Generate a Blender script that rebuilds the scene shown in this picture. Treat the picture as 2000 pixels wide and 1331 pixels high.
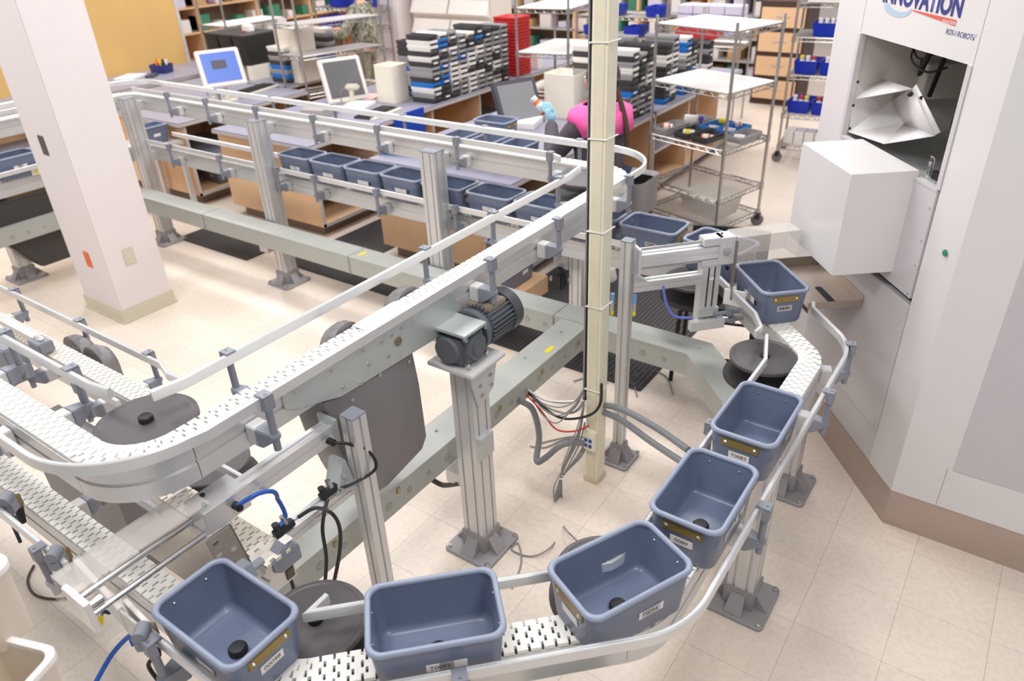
import bpy, bmesh, math, random
from mathutils import Vector, Matrix, Euler
random.seed(7)
for o in list(bpy.data.objects): bpy.data.objects.remove(o)
S = bpy.context.scene; COL = S.collection
# ---------------------------------------------------------------- camera
F, PITCH, ROLL, YAW = 1442.85, 0.5278, -0.0438, -0.6307
CAM = Vector((0.2689, -2.6939, 2.3524))
def _basis():
    cp, sp = math.cos(PITCH), math.sin(PITCH)
    f = Vector((math.sin(YAW)*cp, math.cos(YAW)*cp, -sp)); r = Vector((math.cos(YAW), -math.sin(YAW), 0)); u = r.cross(f)
    return (math.cos(ROLL)*r+math.sin(ROLL)*u, -math.sin(ROLL)*r+math.cos(ROLL)*u, f)
CR, CU, CF = _basis()
cd = bpy.data.cameras.new('camera'); cam = bpy.data.objects.new('camera', cd); COL.objects.link(cam)
cd.sensor_width = 36; cd.lens = F/2000*36; cd.clip_start = .05; cd.clip_end = 60
cam.matrix_world = Matrix(((CR.x, CU.x, -CF.x, CAM.x), (CR.y, CU.y, -CF.y, CAM.y), (CR.z, CU.z, -CF.z, CAM.z), (0, 0, 0, 1)))
cd.dof.use_dof = True; cd.dof.focus_distance = 2.45; cd.dof.aperture_fstop = 2.8
S.camera = cam
def at(u, v, x=None, y=None, z=None):
    """point of the photo pixel (2000x1331 frame) on a plane x=, y= or z="""
    d = CR*((u-1000)/F)-CU*((v-665.5)/F)+CF
    t = (z-CAM.z)/d.z if z is not None else ((x-CAM.x)/d.x if x is not None else (y-CAM.y)/d.y)
    return CAM+d*t
# ---------------------------------------------------------------- light
S.view_settings.view_transform = 'Standard'; S.view_settings.look = 'None'; S.view_settings.gamma = 1
S.view_settings.use_curve_mapping = False; S.view_settings.exposure = 0.0
W = bpy.data.worlds.new('world'); S.world = W; W.use_nodes = True
bg = W.node_tree.nodes['Background']; bg.inputs[0].default_value = (.985, .99, 1, 1); bg.inputs[1].default_value = .42
def lamp(name, loc, sx, sy, power, col=(1, .988, .985), rot=(0, 0, 0)):
    l = bpy.data.lights.new(name, 'AREA'); l.shape = 'RECTANGLE'; l.size = sx; l.size_y = sy; l.energy = power; l.color = col
    o = bpy.data.objects.new(name, l); o.location = loc; o.rotation_euler = rot; COL.objects.link(o); return o
for x in (1.1, -1.1, -3.5, -5.9, -8.3):
    for y in (-2.0, .6, 3.2, 5.8, 8.4):
        if x < 1 or y < 0: lamp('overhead_lamp', (x, y, 3.4), 1.2, .6, 40)  # unseen ceiling grid; front row and right lamp added to brighten totes and floor
# ---------------------------------------------------------------- materials
def lin(c):
    return tuple((v/255/12.92 if v/255 <= .04045 else ((v/255+.055)/1.055)**2.4) for v in c)
MATS = {}
def mat(name, rgb, rough=.5, metal=0., var=.06, scale=40., bump=0., bscale=200., spec=.5, alpha=1., trans=0., ior=1.45, stretch=None, emit=0., coat=0.):
    if name in MATS: return MATS[name]
    m = bpy.data.materials.new(name); m.use_nodes = True; nt = m.node_tree; N = nt.nodes; L = nt.links
    p = N['Principled BSDF']; c = lin(rgb)
    tc = N.new('ShaderNodeTexCoord'); vec = tc.outputs['Object']
    if stretch:
        mp = N.new('ShaderNodeMapping'); mp.inputs['Scale'].default_value = stretch; L.new(vec, mp.inputs[0]); vec = mp.outputs[0]
    nz = N.new('ShaderNodeTexNoise'); nz.inputs['Scale'].default_value = scale; nz.inputs['Detail'].default_value = 4; L.new(vec, nz.inputs['Vector'])
    mx = N.new('ShaderNodeMix'); mx.data_type = 'RGBA'
    mx.inputs['A'].default_value = (*[v*(1-var) for v in c], 1); mx.inputs['B'].default_value = (*[min(1, v*(1+var)) for v in c], 1)
    L.new(nz.outputs['Fac'], mx.inputs['Factor']); L.new(mx.outputs['Result'], p.inputs['Base Color'])
    p.inputs['Roughness'].default_value = rough; p.inputs['Metallic'].default_value = metal
    p.inputs['Specular IOR Level'].default_value = spec; p.inputs['Alpha'].default_value = alpha
    p.inputs['Transmission Weight'].default_value = trans; p.inputs['IOR'].default_value = ior; p.inputs['Coat Weight'].default_value = coat
    if emit: p.inputs['Emission Color'].default_value = (*c, 1); p.inputs['Emission Strength'].default_value = emit
    if bump:
        b = N.new('ShaderNodeBump'); b.inputs['Strength'].default_value = bump; b.inputs['Distance'].default_value = .002
        n2 = N.new('ShaderNodeTexNoise'); n2.inputs['Scale'].default_value = bscale; L.new(vec, n2.inputs['Vector'])
        L.new(n2.outputs['Fac'], b.inputs['Height']); L.new(b.outputs['Normal'], p.inputs['Normal'])
    MATS[name] = m; return m
ALU = mat('brushed aluminium', (214, 213, 213), .36, .5, .05, 8, stretch=(1, 1, 30))
ALUR = mat('anodised rail', (224, 224, 225), .32, .5, .04, 10)
STEEL = mat('galvanised steel', (196, 202, 202), .4, .55, .08, 14)
STAIN = mat('stainless sheet', (176, 164, 152), .3, .75, .08, 6, stretch=(1, 25, 1))
CHROME = mat('chrome', (205, 203, 202), .18, .9, .03)
WHT = mat('white acetal chain', (240, 237, 231), .42, 0, .03)
BEI = mat('worn chain', (226, 217, 203), .5, 0, .06, 60)
DARK = mat('dark slide bed', (46, 44, 46), .6, 0, .1)
GRYP = mat('grey plastic', (134, 137, 147), .45, 0, .04)
LGRY = mat('light grey spacer', (205, 203, 203), .45, .1, .03)
DISC = mat('graphite wheel', (84, 80, 82), .42, .1, .28, 9, bump=.1, bscale=60)
RUB = mat('black rubber', (34, 34, 36), .5, 0, .1)
TOTE = mat('grey tote plastic', (108, 118, 142), .3, 0, .05, 20, bump=.06, bscale=500)
TOTER = mat('grey tote rim', (140, 148, 168), .36, 0, .04, 20)
BRASS = mat('brass plate', (152, 131, 78), .42, .55, .16, 30)
PAPER = mat('white paper', (236, 231, 228), .7, 0, .02)
INK = mat('black ink', (34, 32, 36), .7, 0, .02)
CAST = mat('grey cast foot', (152, 148, 150), .5, .1, .06, 25)
RACE = mat('grey painted wireway', (176, 178, 172), .42, .15, .04, 10)
RACED = mat('wireway relief', (160, 162, 157), .45, .15, .04, 10)
GEAR = mat('grey gearbox paint', (98, 103, 110), .42, .1, .06, 30)
CREAM = mat('cream pole', (232, 226, 205), .38, 0, .03)
CABLE = mat('grey cable', (140, 138, 138), .5, 0, .05)
CABLEB = mat('black cable', (36, 36, 38), .45, 0, .1)
COND = mat('grey conduit', (128, 130, 134), .42, 0, .06)
BLUE = mat('blue hose', (40, 92, 184), .35, 0, .05)
RED = mat('red cable', (206, 52, 48), .4, 0, .05)
YEL = mat('yellow tag', (232, 208, 40), .5, 0, .04)
ROBW = mat('white enamel', (222, 218, 218), .3, 0, .012, 3, coat=.15)
ROBG = mat('pale grey enamel', (206, 201, 203), .3, 0, .015, 3, coat=.15)
BLK = mat('black interior', (30, 28, 28), .6, 0, .1)
WALLP = mat('white wall paint', (226, 217, 217), .6, 0, .02, 6, bump=.15, bscale=260)
PUTTY = mat('putty vinyl', (206, 198, 178), .5, 0, .03)
WOOD = mat('maple laminate', (226, 186, 146), .45, 0, .1, 5, stretch=(1.2, 1.2, .25), bump=.03)
WOODY = mat('yellow maple panel', (210, 170, 106), .45, 0, .07, 4, stretch=(1.5, 1.5, .25))
TOPM = mat('lilac grey laminate', (146, 143, 158), .4, 0, .04, 60)
EDGE = mat('grey edging', (190, 184, 182), .45, 0, .04)
MATM = mat('black rubber mat', (62, 58, 58), .7, 0, .12, 60)
WIRE = mat('chrome wire', (178, 172, 168), .25, .75, .08, 30)
CLEAR = mat('clear plastic', (226, 219, 214), .12, 0, .02, alpha=.28)
FROST = mat('frosted white plastic', (236, 228, 212), .4, 0, .03, 8)
# ---------------------------------------------------------------- mesh helpers
class MB:
    def __init__(s): s.v = []; s.f = []
    def add(s, vs, fs):
        b = len(s.v); s.v += [tuple(v) for v in vs]; s.f += [tuple(i+b for i in f) for f in fs]; return s
    def box(s, x0, x1, y0, y1, z0, z1, M=None):
        vs = [Vector((x, y, z)) for z in (z0, z1) for y in (y0, y1) for x in (x0, x1)]
        if M: vs = [M @ v for v in vs]
        return s.add(vs, [(0, 2, 3, 1), (4, 5, 7, 6), (0, 1, 5, 4), (2, 6, 7, 3), (0, 4, 6, 2), (1, 3, 7, 5)])
    def prism(s, poly, z0, z1, M=None):
        n = len(poly); a = sum(poly[i][0]*poly[(i+1) % n][1]-poly[(i+1) % n][0]*poly[i][1] for i in range(n))
        if a < 0: poly = poly[::-1]
        vs = [Vector((x, y, z0)) for x, y in poly]+[Vector((x, y, z1)) for x, y in poly]
        if M: vs = [M @ v for v in vs]
        return s.add(vs, [tuple(range(n-1, -1, -1)), tuple(range(n, 2*n))]+[(i, (i+1) % n, n+(i+1) % n, n+i) for i in range(n)])
    def cyl(s, p0, p1, r0, r1=None, n=12):
        p0, p1 = Vector(p0), Vector(p1); r1 = r0 if r1 is None else r1; d = (p1-p0).normalized()
        a = d.cross(Vector((0, 0, 1)) if abs(d.z) < .9 else Vector((1, 0, 0))).normalized(); b = d.cross(a)
        vs = [p+(a*math.cos(t)+b*math.sin(t))*r for p, r in ((p0, r0), (p1, r1)) for t in [2*math.pi*i/n for i in range(n)]]
        return s.add(vs, [tuple(range(n)), tuple(range(2*n-1, n-1, -1))]+[(i, n+i, n+(i+1) % n, (i+1) % n) for i in range(n)])
    def lathe(s, prof, n=32, c=(0, 0, 0), M=None):
        vs = [Vector((c[0]+r*math.cos(2*math.pi*i/n), c[1]+r*math.sin(2*math.pi*i/n), c[2]+z)) for r, z in prof for i in range(n)]
        if M: vs = [M @ v for v in vs]
        k = len(prof); fs = [(j*n+i, j*n+(i+1) % n, (j+1)*n+(i+1) % n, (j+1)*n+i) for j in range(k-1) for i in range(n)]
        fs += [tuple(range(n-1, -1, -1)), tuple((k-1)*n+i for i in range(n))]
        return s.add(vs, fs)
    def tube(s, pts, r, n=8):
        pts = [Vector(p) for p in pts]; vs = []; up = None
        for i, p in enumerate(pts):
            d = (pts[min(i+1, len(pts)-1)]-pts[max(i-1, 0)]).normalized()
            a = (up-d*up.dot(d)) if up else d.cross(Vector((0, 0, 1)) if abs(d.z) < .9 else Vector((1, 0, 0)))
            a.normalize(); up = a; b = d.cross(a)
            vs += [p+(a*math.cos(2*math.pi*k/n)+b*math.sin(2*math.pi*k/n))*r for k in range(n)]
        m = len(pts)
        return s.add(vs, [tuple(range(n-1, -1, -1)), tuple((m-1)*n+k for k in range(n))]+[(i*n+k, i*n+(k+1) % n, (i+1)*n+(k+1) % n, (i+1)*n+k) for i in range(m-1) for k in range(n)])
    def sweep(s, prof, path):
        """closed profile [(d,z)], path [(x,y,z)] with mitred horizontal joints; d to the left of travel"""
        P = [Vector(p) for p in path]; m = len(P); k = len(prof); vs = []
        a = sum(prof[i][0]*prof[(i+1) % k][1]-prof[(i+1) % k][0]*prof[i][1] for i in range(k))
        if a < 0: prof = prof[::-1]
        for i, p in enumerate(P):
            d0 = (P[i]-P[i-1]).to_2d().normalized() if i else None; d1 = (P[i+1]-P[i]).to_2d().normalized() if i < m-1 else None
            d0 = d0 or d1; d1 = d1 or d0; n0 = Vector((-d0.y, d0.x)); n1 = Vector((-d1.y, d1.x)); nn = (n0+n1); nn = nn/max(.3, nn.length_squared/2)
            vs += [(p.x+nn.x*q[0], p.y+nn.y*q[0], p.z+q[1]) for q in prof]
        fs = [tuple(range(k)), tuple((m-1)*k+j for j in range(k-1, -1, -1))]
        fs += [(i*k+j, (i+1)*k+j, (i+1)*k+(j+1) % k, i*k+(j+1) % k) for i in range(m-1) for j in range(k)]
        return s.add(vs, fs)
    def sphere(s, c, r, n=12, m=8, sc=(1, 1, 1), M=None):
        prof = [(max(1e-4, math.sin(math.pi*j/m))*r, -math.cos(math.pi*j/m)*r) for j in range(m+1)]
        vs = [Vector((c[0]+q*math.cos(2*math.pi*i/n)*sc[0], c[1]+q*math.sin(2*math.pi*i/n)*sc[1], c[2]+z*sc[2])) for q, z in prof for i in range(n)]
        if M: vs = [M @ v for v in vs]
        return s.add(vs, [(j*n+i, j*n+(i+1) % n, (j+1)*n+(i+1) % n, (j+1)*n+i) for j in range(m) for i in range(n)])
    def loft(s, loops, cap0=True, cap1=True):
        n = len(loops[0]); vs = [v for l in loops for v in l]; k = len(loops)
        fs = [(j*n+i, j*n+(i+1) % n, (j+1)*n+(i+1) % n, (j+1)*n+i) for j in range(k-1) for i in range(n)]
        if cap0: fs.append(tuple(range(n-1, -1, -1)))
        if cap1: fs.append(tuple((k-1)*n+i for i in range(n)))
        return s.add(vs, fs)
    def mesh(s, name, m, bevel=0., ang=35):
        me = bpy.data.meshes.new(name); me.from_pydata(s.v, [], s.f)
        if bevel:
            bm = bmesh.new(); bm.from_mesh(me); bmesh.ops.bevel(bm, geom=[e for e in bm.edges if len(e.link_faces) == 2 and e.calc_face_angle(0) > .6], offset=bevel, segments=2, affect='EDGES', clamp_overlap=True); bm.to_mesh(me); bm.free()
        me.materials.append(m); me.shade_smooth(); me.set_sharp_from_angle(angle=math.radians(ang)); return me
    def build(s, name, m, parent=None, loc=(0, 0, 0), rz=0, bevel=0., ang=35):
        return obj(name, s.mesh(name, m, bevel, ang), parent, loc, rz)
def obj(name, me, parent=None, loc=(0, 0, 0), rz=0):
    o = bpy.data.objects.new(name, me); COL.objects.link(o); o.location = loc; o.rotation_euler = (0, 0, rz); o.parent = parent; return o
def tag(o, label=None, cat=None, group=None, kind=None):
    for k, v in (('label', label), ('category', cat), ('group', group), ('kind', kind)):
        if v: o[k] = v
    return o
def thing(name, label, cat, loc=(0, 0, 0), rz=0, group=None):
    return tag(obj(name, None, None, loc, rz), label, cat, group)
def dup(o, parent=None, loc=None, rz=None, label=None):
    kids = [c for c in o.children]
    c = o.copy(); COL.objects.link(c); c.parent = parent
    if loc is not None: c.location = loc
    if rz is not None: c.rotation_euler = (0, 0, rz)
    if label: c['label'] = label
    for k in kids: dup(k, c)
    return c
def box(name, m, x0, x1, y0, y1, z0, z1, parent=None, bevel=0., M=None):
    return MB().box(x0, x1, y0, y1, z0, z1, M).build(name, m, parent, bevel=bevel)
def rrect(hx, hy, r, z, n=6, cx=0, cy=0):
    r = min(r, hx-1e-4, hy-1e-4); out = []
    for sx, sy, a0 in ((1, 1, 0), (-1, 1, 90), (-1, -1, 180), (1, -1, 270)):
        for i in range(n+1):
            t = math.radians(a0+90*i/n); out.append((cx+sx*(hx-r)+r*math.cos(t), cy+sy*(hy-r)+r*math.sin(t), z))
    return out
def text(s, size, m, parent, M, name='lettering', shear=0., bold=0.):
    cu = bpy.data.curves.new('t', 'FONT'); cu.body = s; cu.size = size; cu.align_x = 'CENTER'; cu.align_y = 'CENTER'; cu.shear = shear; cu.offset = bold
    t = bpy.data.objects.new('t', cu); COL.objects.link(t); bpy.context.view_layer.update()
    me = bpy.data.meshes.new_from_object(t.evaluated_get(bpy.context.evaluated_depsgraph_get())); bpy.data.objects.remove(t)
    me.transform(M); me.materials.clear(); me.materials.append(m); return obj(name, me, parent)
def arc(c, r, a0, a1, n=14):
    return [(c[0]+r*math.cos(math.radians(a0+(a1-a0)*i/n)), c[1]+r*math.sin(math.radians(a0+(a1-a0)*i/n))) for i in range(n+1)]
def smooth(pts, n=8):
    P = [Vector(p) for p in pts]; out = []
    for i in range(len(P)-1):
        a, b, c, d = P[max(i-1, 0)], P[i], P[i+1], P[min(i+2, len(P)-1)]
        for k in range(n):
            t = k/n; out.append(.5*((2*b)+(c-a)*t+(2*a-5*b+4*c-d)*t*t+(3*b-a-3*c+d)*t**3))
    return out+[P[-1]]
def frame(o, ex, ey, ez):
    return Matrix(((ex[0], ey[0], ez[0], o[0]), (ex[1], ey[1], ez[1], o[1]), (ex[2], ey[2], ez[2], o[2]), (0, 0, 0, 1)))
# ================================================================ setting
def floor_mat():
    m = bpy.data.materials.new('beige vinyl tile'); m.use_nodes = True; nt = m.node_tree; N = nt.nodes; L = nt.links; p = N['Principled BSDF']
    g = N.new('ShaderNodeNewGeometry')
    def noise(sc, det): 
        n = N.new('ShaderNodeTexNoise'); n.inputs['Scale'].default_value = sc; n.inputs['Detail'].default_value = det; L.new(g.outputs['Position'], n.inputs['Vector']); return n
    a, b = noise(1.3, 5), noise(45, 6)
    oi = N.new('ShaderNodeObjectInfo')
    mx = N.new('ShaderNodeMix'); mx.data_type = 'RGBA'; mx.inputs['A'].default_value = (*lin((222, 205, 188)), 1); mx.inputs['B'].default_value = (*lin((237, 225, 213)), 1); L.new(a.outputs['Fac'], mx.inputs['Factor'])
    m2 = N.new('ShaderNodeMix'); m2.data_type = 'RGBA'; m2.blend_type = 'MULTIPLY'; m2.inputs['Factor'].default_value = .22; L.new(mx.outputs['Result'], m2.inputs['A'])
    cr = N.new('ShaderNodeValToRGB'); cr.color_ramp.elements[0].position = .3; cr.color_ramp.elements[0].color = (.6, .56, .53, 1); cr.color_ramp.elements[1].position = .6; L.new(b.outputs['Fac'], cr.inputs[0]); L.new(cr.outputs[0], m2.inputs['B'])
    m3 = N.new('ShaderNodeHueSaturation'); mr = N.new('ShaderNodeMapRange'); mr.inputs['To Min'].default_value = .97; mr.inputs['To Max'].default_value = 1.03
    L.new(oi.outputs['Random'], mr.inputs[0]); L.new(mr.outputs[0], m3.inputs['Value']); L.new(m2.outputs['Result'], m3.inputs['Color']); L.new(m3.outputs[0], p.inputs['Base Color'])
    r = N.new('ShaderNodeMapRange'); r.inputs['To Min'].default_value = .22; r.inputs['To Max'].default_value = .42; L.new(noise(3, 3).outputs['Fac'], r.inputs[0]); L.new(r.outputs[0], p.inputs['Roughness'])
    return m
FLOOR = floor_mat(); GROUT = mat('tile joint', (196, 180, 164), .7, 0, .05)
T = .3048
floor = tag(box('floor', GROUT, -14, 3, -4, 15, -.05, -.002), kind='structure')
tm = MB().box(-T/2+.0005, T/2-.0005, -T/2+.0005, T/2-.0005, -.0018, 0).mesh('floor_tile', FLOOR)
tiles = []
for i in range(-44, 9):
    for j in range(-13, 48):
        c = Vector(((i+.5)*T, (j+.5)*T, 0)); d = c-CAM; z = d.dot(CF)
        u, v = (1000+F*d.dot(CR)/z, 665-F*d.dot(CU)/z) if z > .1 else (-9e3, 0)
        tiles.append((0 if (-60 < u < 2060 and -40 < v < 1390) else 1, d.length, c))
tiles.sort(key=lambda t: t[:2])
for _, _, c in tiles[:290]: obj('floor_tile', tm, floor, c)
rest = MB()
for _, _, c in tiles[290:]: rest.box(c.x-T/2+.0005, c.x+T/2-.0005, c.y-T/2+.0005, c.y+T/2-.0005, -.0018, 0)
tag(rest.build('floor_tiles', FLOOR, floor), kind='stuff')
# walls far behind, only glimpsed between the shelves
tag(box('wall_back', WALLP, -14, 3, 14, 14.12, 0, 3.4), kind='structure')
tag(box('wall_left', WALLP, -12.1, -12, -4, 14, 0, 3.4), kind='structure')
# column
colm = tag(box('column', WALLP, -5.0, -4.52, -.62, -.24, 0, 3.4, bevel=.006), kind='structure')
bb = MB().box(-5.008, -4.512, -.628, -.232, 0, .1).build('baseboard', PUTTY, colm, bevel=.003)
MB().box(-5.016, -4.504, -.636, -.224, 0, .014).build('shoe_mould', PUTTY, colm, bevel=.003)
for (u, v, w, h, m, nm) in ((252, 500, .075, .115, PUTTY, 'cover_plate'), (172, 507, .0, .11, mat('orange sticker', (222, 108, 52), .5), 'sticker'), (85, 284, .0, .12, mat('dark vent', (88, 78, 76), .5), 'slot')):
    q = at(u, v, y=-.62) if w == 0 else at(u, v, x=-4.52)
    if w == 0: box(nm, m, q.x-.035, q.x+.035, -.624, -.619, q.z-h/2, q.z+h/2, colm)
    else: box(nm, m, -4.521, -4.514, q.y-w/2, q.y+w/2, q.z-h/2, q.z+h/2, colm, bevel=.002)
# ================================================================ conveyors
ZU, ZL, R0 = 1.205, .80, .165
BEAM = [(-.045, -.014), (-.045, -.055), (-.039, -.055), (-.039, -.068), (-.045, -.068), (-.045, -.118), (.045, -.118), (.045, -.068), (.039, -.068), (.039, -.055), (.045, -.055), (.045, -.014)]
HALF = [(0, -.014), (0, -.118)]+BEAM[6:]
BED = [(-.038, -.0142), (-.038, -.0125), (.038, -.0125), (.038, -.0142)]
RAIL = [(-.007, -.032), (-.007, -.002), (-.005, 0), (-.003, -.0025), (-.001, 0), (.001, 0), (.003, -.0025), (.005, 0), (.007, -.002), (.007, -.032)]
PITCH_L = .0335
def link_mesh(m):
    ys = [-.042, -.026, -.0095, .0095, .026, .042]; off = [.0055, -.0055, .0055, -.0055, .0055]; g = .0034; poly = []
    for k in range(5): poly += [(PITCH_L/2-g+off[k], ys[k]), (PITCH_L/2-g+off[k], ys[k+1])]
    back = []
    for k in range(5): back += [(-PITCH_L/2+g+off[k], ys[k]), (-PITCH_L/2+g+off[k], ys[k+1])]
    poly += back[::-1]
    return MB().prism(poly, -.012, 0).mesh('chain_link', m)
LINKW, LINKB = link_mesh(WHT), link_mesh(BEI)
def seg_pts(s): return [s[1], s[2]] if s[0] == 'L' else arc(*s[1:5])
def path_of(segs):
    out = []
    for s in segs:
        for p in seg_pts(s):
            if not out or (Vector(p)-Vector(out[-1])).length > 1e-5: out.append(tuple(p))
    return out
def walk(path, step):
    res = []; acc = step/2
    for a, b in zip(path, path[1:]):
        a, b = Vector(a), Vector(b); l = (b-a).length; d = (b-a)/l
        while acc < l: res.append((a+d*acc, math.atan2(d.y, d.x))); acc += step
        acc -= l
    return res
DISCP = [(.004, -.0135), (.118, -.0135), (.122, -.0115), (.131, -.0115), (.135, -.014), (.135, -.026), (.122, -.034), (.004, -.034)]
DISCM = MB().lathe(DISCP, 40).mesh('wheel_disc', DISC, ang=25)
CAPM = MB().lathe([(.004, .0), (.0195, 0), (.0195, .014), (.0165, .017), (.0125, .0165), (.0115, .0148), (.004, .0148)], 24).mesh('hub_cap', RUB)
RETM = MB().lathe([(.004, -.1), (.1, -.1), (.125, -.094), (.15, -.094), (.152, -.1), (.152, -.112), (.13, -.118), (.004, -.118)], 40).mesh('return_wheel', mat('dark return wheel', (58, 55, 56), .45, .1, .2, 9))
# rail bracket prototype meshes; local x outward from the belt centre, y along travel, z from the belt top
SPM = MB().box(.046, .088, -.024, .024, -.1, -.04).mesh('spacer_block', LGRY, .003)
_a = MB()
def _ring(x, hw, zt, zb): return [(x, -hw, zb), (x, hw, zb), (x, hw, zt), (x, -hw, zt)]
_a.loft([_ring(.088, .024, -.04, -.1), _ring(.105, .023, -.041, -.098), _ring(.13, .018, -.044, -.08), _ring(.148, .015, -.046, -.066), _ring(.157, .009, -.047, -.06)])
ARMM = _a.mesh('rail_bracket', GRYP, .003, 30)
_r = MB().cyl((.141, 0, -.1), (.141, 0, .06), .0105, n=14); RODM = _r.mesh('rod', GRYP)
CLM = MB().box(.1335, .155, -.017, .017, .034, .078).box(.116, .155, -.017, .017, .0765, .0815).cyl((.143, 0, .08), (.143, 0, .0835), .005, n=8).mesh('rail_clamp', GRYP, .002)
BOLT = MB().cyl((0, 0, 0), (0, 0, .005), .006, n=6).mesh('bolt', CHROME)
def bracket(parent, x, y, ang, z):
    a = obj('rail_bracket', ARMM, parent, (x, y, z), math.radians(ang))
    obj('spacer_block', SPM, a); obj('rod', RODM, a); obj('rail_clamp', CLM, a)
def conveyor(name, label, segs, z, link, maxl=290):
    t = thing(name, label, 'conveyor')
    for s in segs:
        pts = [(p[0], p[1], z) for p in seg_pts(s)]
        if s[0] == 'L': MB().sweep(BEAM, pts).build('beam', ALU, t)
        else:
            if len(s) > 5: MB().sweep(BEAM, pts).build('bend_beam', ALU, t); MB().sweep(BED, pts).build('slide_bed', DARK, t); continue
            flip = s[4] < s[3]      # clockwise: outer side is to the left
            MB().sweep(HALF if flip else [(-d, q) for d, q in HALF], pts).build('bend_beam', ALU, t)
            obj('wheel_disc', DISCM, t, (*s[1], z)); obj('return_wheel', RETM, t, (*s[1], z))
        MB().sweep(BED, pts).build('slide_bed', DARK, t)
    ls = walk(path_of(segs), PITCH_L); ls.sort(key=lambda q: (Vector((*q[0], z))-CAM).length)
    for p, a in ls[:maxl]: obj('chain_link', link, t, (*p, z), a)
    if len(ls) > maxl:
        m = MB()
        for p, a in ls[maxl:]: m.add([Matrix.Translation((*p, z)) @ Matrix.Rotation(a, 4, 'Z') @ v.co for v in link.vertices], [tuple(f.vertices) for f in link.polygons])
        tag(m.build('chain_links', link.materials[0], t), kind='stuff')
    return t
def rail(parent, pts, z, name='guide_rail'):
    return MB().sweep(RAIL, [(p[0], p[1], z) for p in pts]).build(name, ALUR, parent)
CX = -1.345; AY = .58; DY = -2.12; BX = -5.805
up = conveyor('chain_conveyor', 'upper white chain conveyor with aluminium guide rails on tall posts', [('L', (BX, -3.4), (BX, .415)), ('A', (BX+R0, .415), R0, 180, 90, 'nodisc'), ('L', (BX+R0, AY), (CX-R0, AY)), ('A', (CX-R0, AY-R0), R0, 90, 0), ('L', (CX, AY-R0), (CX, DY+R0)), ('A', (CX-R0, DY+R0), R0, 0, -90), ('L', (CX-R0, DY), (-4.2, DY))], ZU, LINKW)
obj('hub_cap', CAPM, up, (CX-R0, DY+R0, ZU-.013))
ZR = ZU+.0765; O = .125
rail(up, [(BX-O, -3.4), (BX-O, .415)]+arc((BX+R0, .415), R0+O, 180, 90)+[(CX-R0, AY+O)]+arc((CX-R0, AY-R0), R0+O, 90, 0)+[(CX+O, DY+R0)]+arc((CX-R0, DY+R0), R0+O, 0, -90)+[(-4.2, DY-O)], ZR)
rail(up, [(BX+O, -3.4), (BX+O, .3)], ZR)
rail(up, [(BX+O+.12, AY-O), (-1.77, AY-O), (-1.71, AY-O-.012), (-1.655, AY-O-.04)], ZR)
rail(up, [(-1.49, .33), (CX-O-.012, .27), (CX-O, .2), (CX-O, -1.84), (CX-O-.02, -1.93)], ZR)
rail(up, [(-1.6, DY+O+.012), (-1.68, DY+O), (-4.2, DY+O)], ZR)
for x in (-5.08, -4.61, -4.06, -3.5, -2.94, -2.34, -1.73): bracket(up, x, AY, -90, ZU)
for x in (-4.85, -4.23, -3.6, -2.98, -2.35, -1.72): bracket(up, x, AY, 90, ZU)
for y in (-1.78, -.78, -.325, .29): bracket(up, CX, y, 0, ZU)
for y in (-1.69, -.82, -.39, .125): bracket(up, CX, y, 180, ZU)
for x in (-1.8, -2.2, -2.8): bracket(up, x, DY, 90, ZU)
for x in (-1.86, -2.4): bracket(up, x, DY, -90, ZU)
for y in (-.55, .1): bracket(up, BX, y, 0, ZU)
# lower loop
S2 = math.sqrt(.5); E1 = (-.905, AY-R0); RC = (-.385, -.105); FC = (-.385, -1.42); BC = (-.93, -1.965); LX = RC[0]+R0; L1Y = BC[1]-R0
def pol(c, r, a): return (c[0]+r*math.cos(math.radians(a)), c[1]+r*math.sin(math.radians(a)))
lo = conveyor('chain_conveyor', 'lower white chain conveyor carrying grey totes past the dispensing cabinet', [('L', (BX, -3.4), (BX, .415)), ('A', (BX+R0, .415), R0, 180, 90, 'nodisc'), ('L', (BX+R0, AY), (E1[0], AY)), ('A', E1, R0, 90, 45), ('L', pol(E1, R0, 45), pol(RC, R0, 45)), ('A', RC, R0, 45, 0), ('L', (LX, RC[1]), (LX, FC[1])), ('A', FC, R0, 0, -45), ('L', pol(FC, R0, -45), pol(BC, R0, -45)), ('A', BC, R0, -45, -90), ('L', (BC[0], L1Y), (-3.6, L1Y))], ZL, LINKW)
obj('hub_cap', CAPM, lo, (*BC, ZL-.013)); obj('hub_cap', CAPM, lo, (*RC, ZL-.02))
ZRL = ZL+.0765; O = .12
q0 = at(1592, 600, z=ZRL)
rail(lo, [(q0.x-.02, q0.y+.05), (q0.x-.005, q0.y+.0)]+arc(RC, R0+O, 38, 0)+arc(FC, R0+O, 0, -45)+arc(BC, R0+O, -45, -90)+[(-1.22, L1Y-O)], ZRL)
rail(lo, [(-1.58, L1Y-O), (-2.6, L1Y-O)], ZRL)
rail(lo, [(RC[0]-.01, RC[1]+.02), (RC[0]+.005, RC[1]-.03), (LX-O, RC[1]-.16), (LX-O, FC[1]), pol(FC, R0-O, -45), pol(BC, R0-O, -45), (BC[0]+.03, BC[1]+.03)], ZRL)
rail(lo, [(BX+O+.1, AY-O), (-1.3, AY-O)], ZRL); rail(lo, [(BX+O+.1, AY+O), (E1[0], AY+O)]+arc(E1, R0+O, 90, 55), ZRL)
rail(lo, [pol(E1, R0-O, 60), pol(E1, R0-O, 45), (RC[0]+.045*S2-.14, RC[1]+.045*S2+.14), (RC[0]-.05, RC[1]+.07), (RC[0]-.055, RC[1]+.02)], ZRL)
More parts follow.
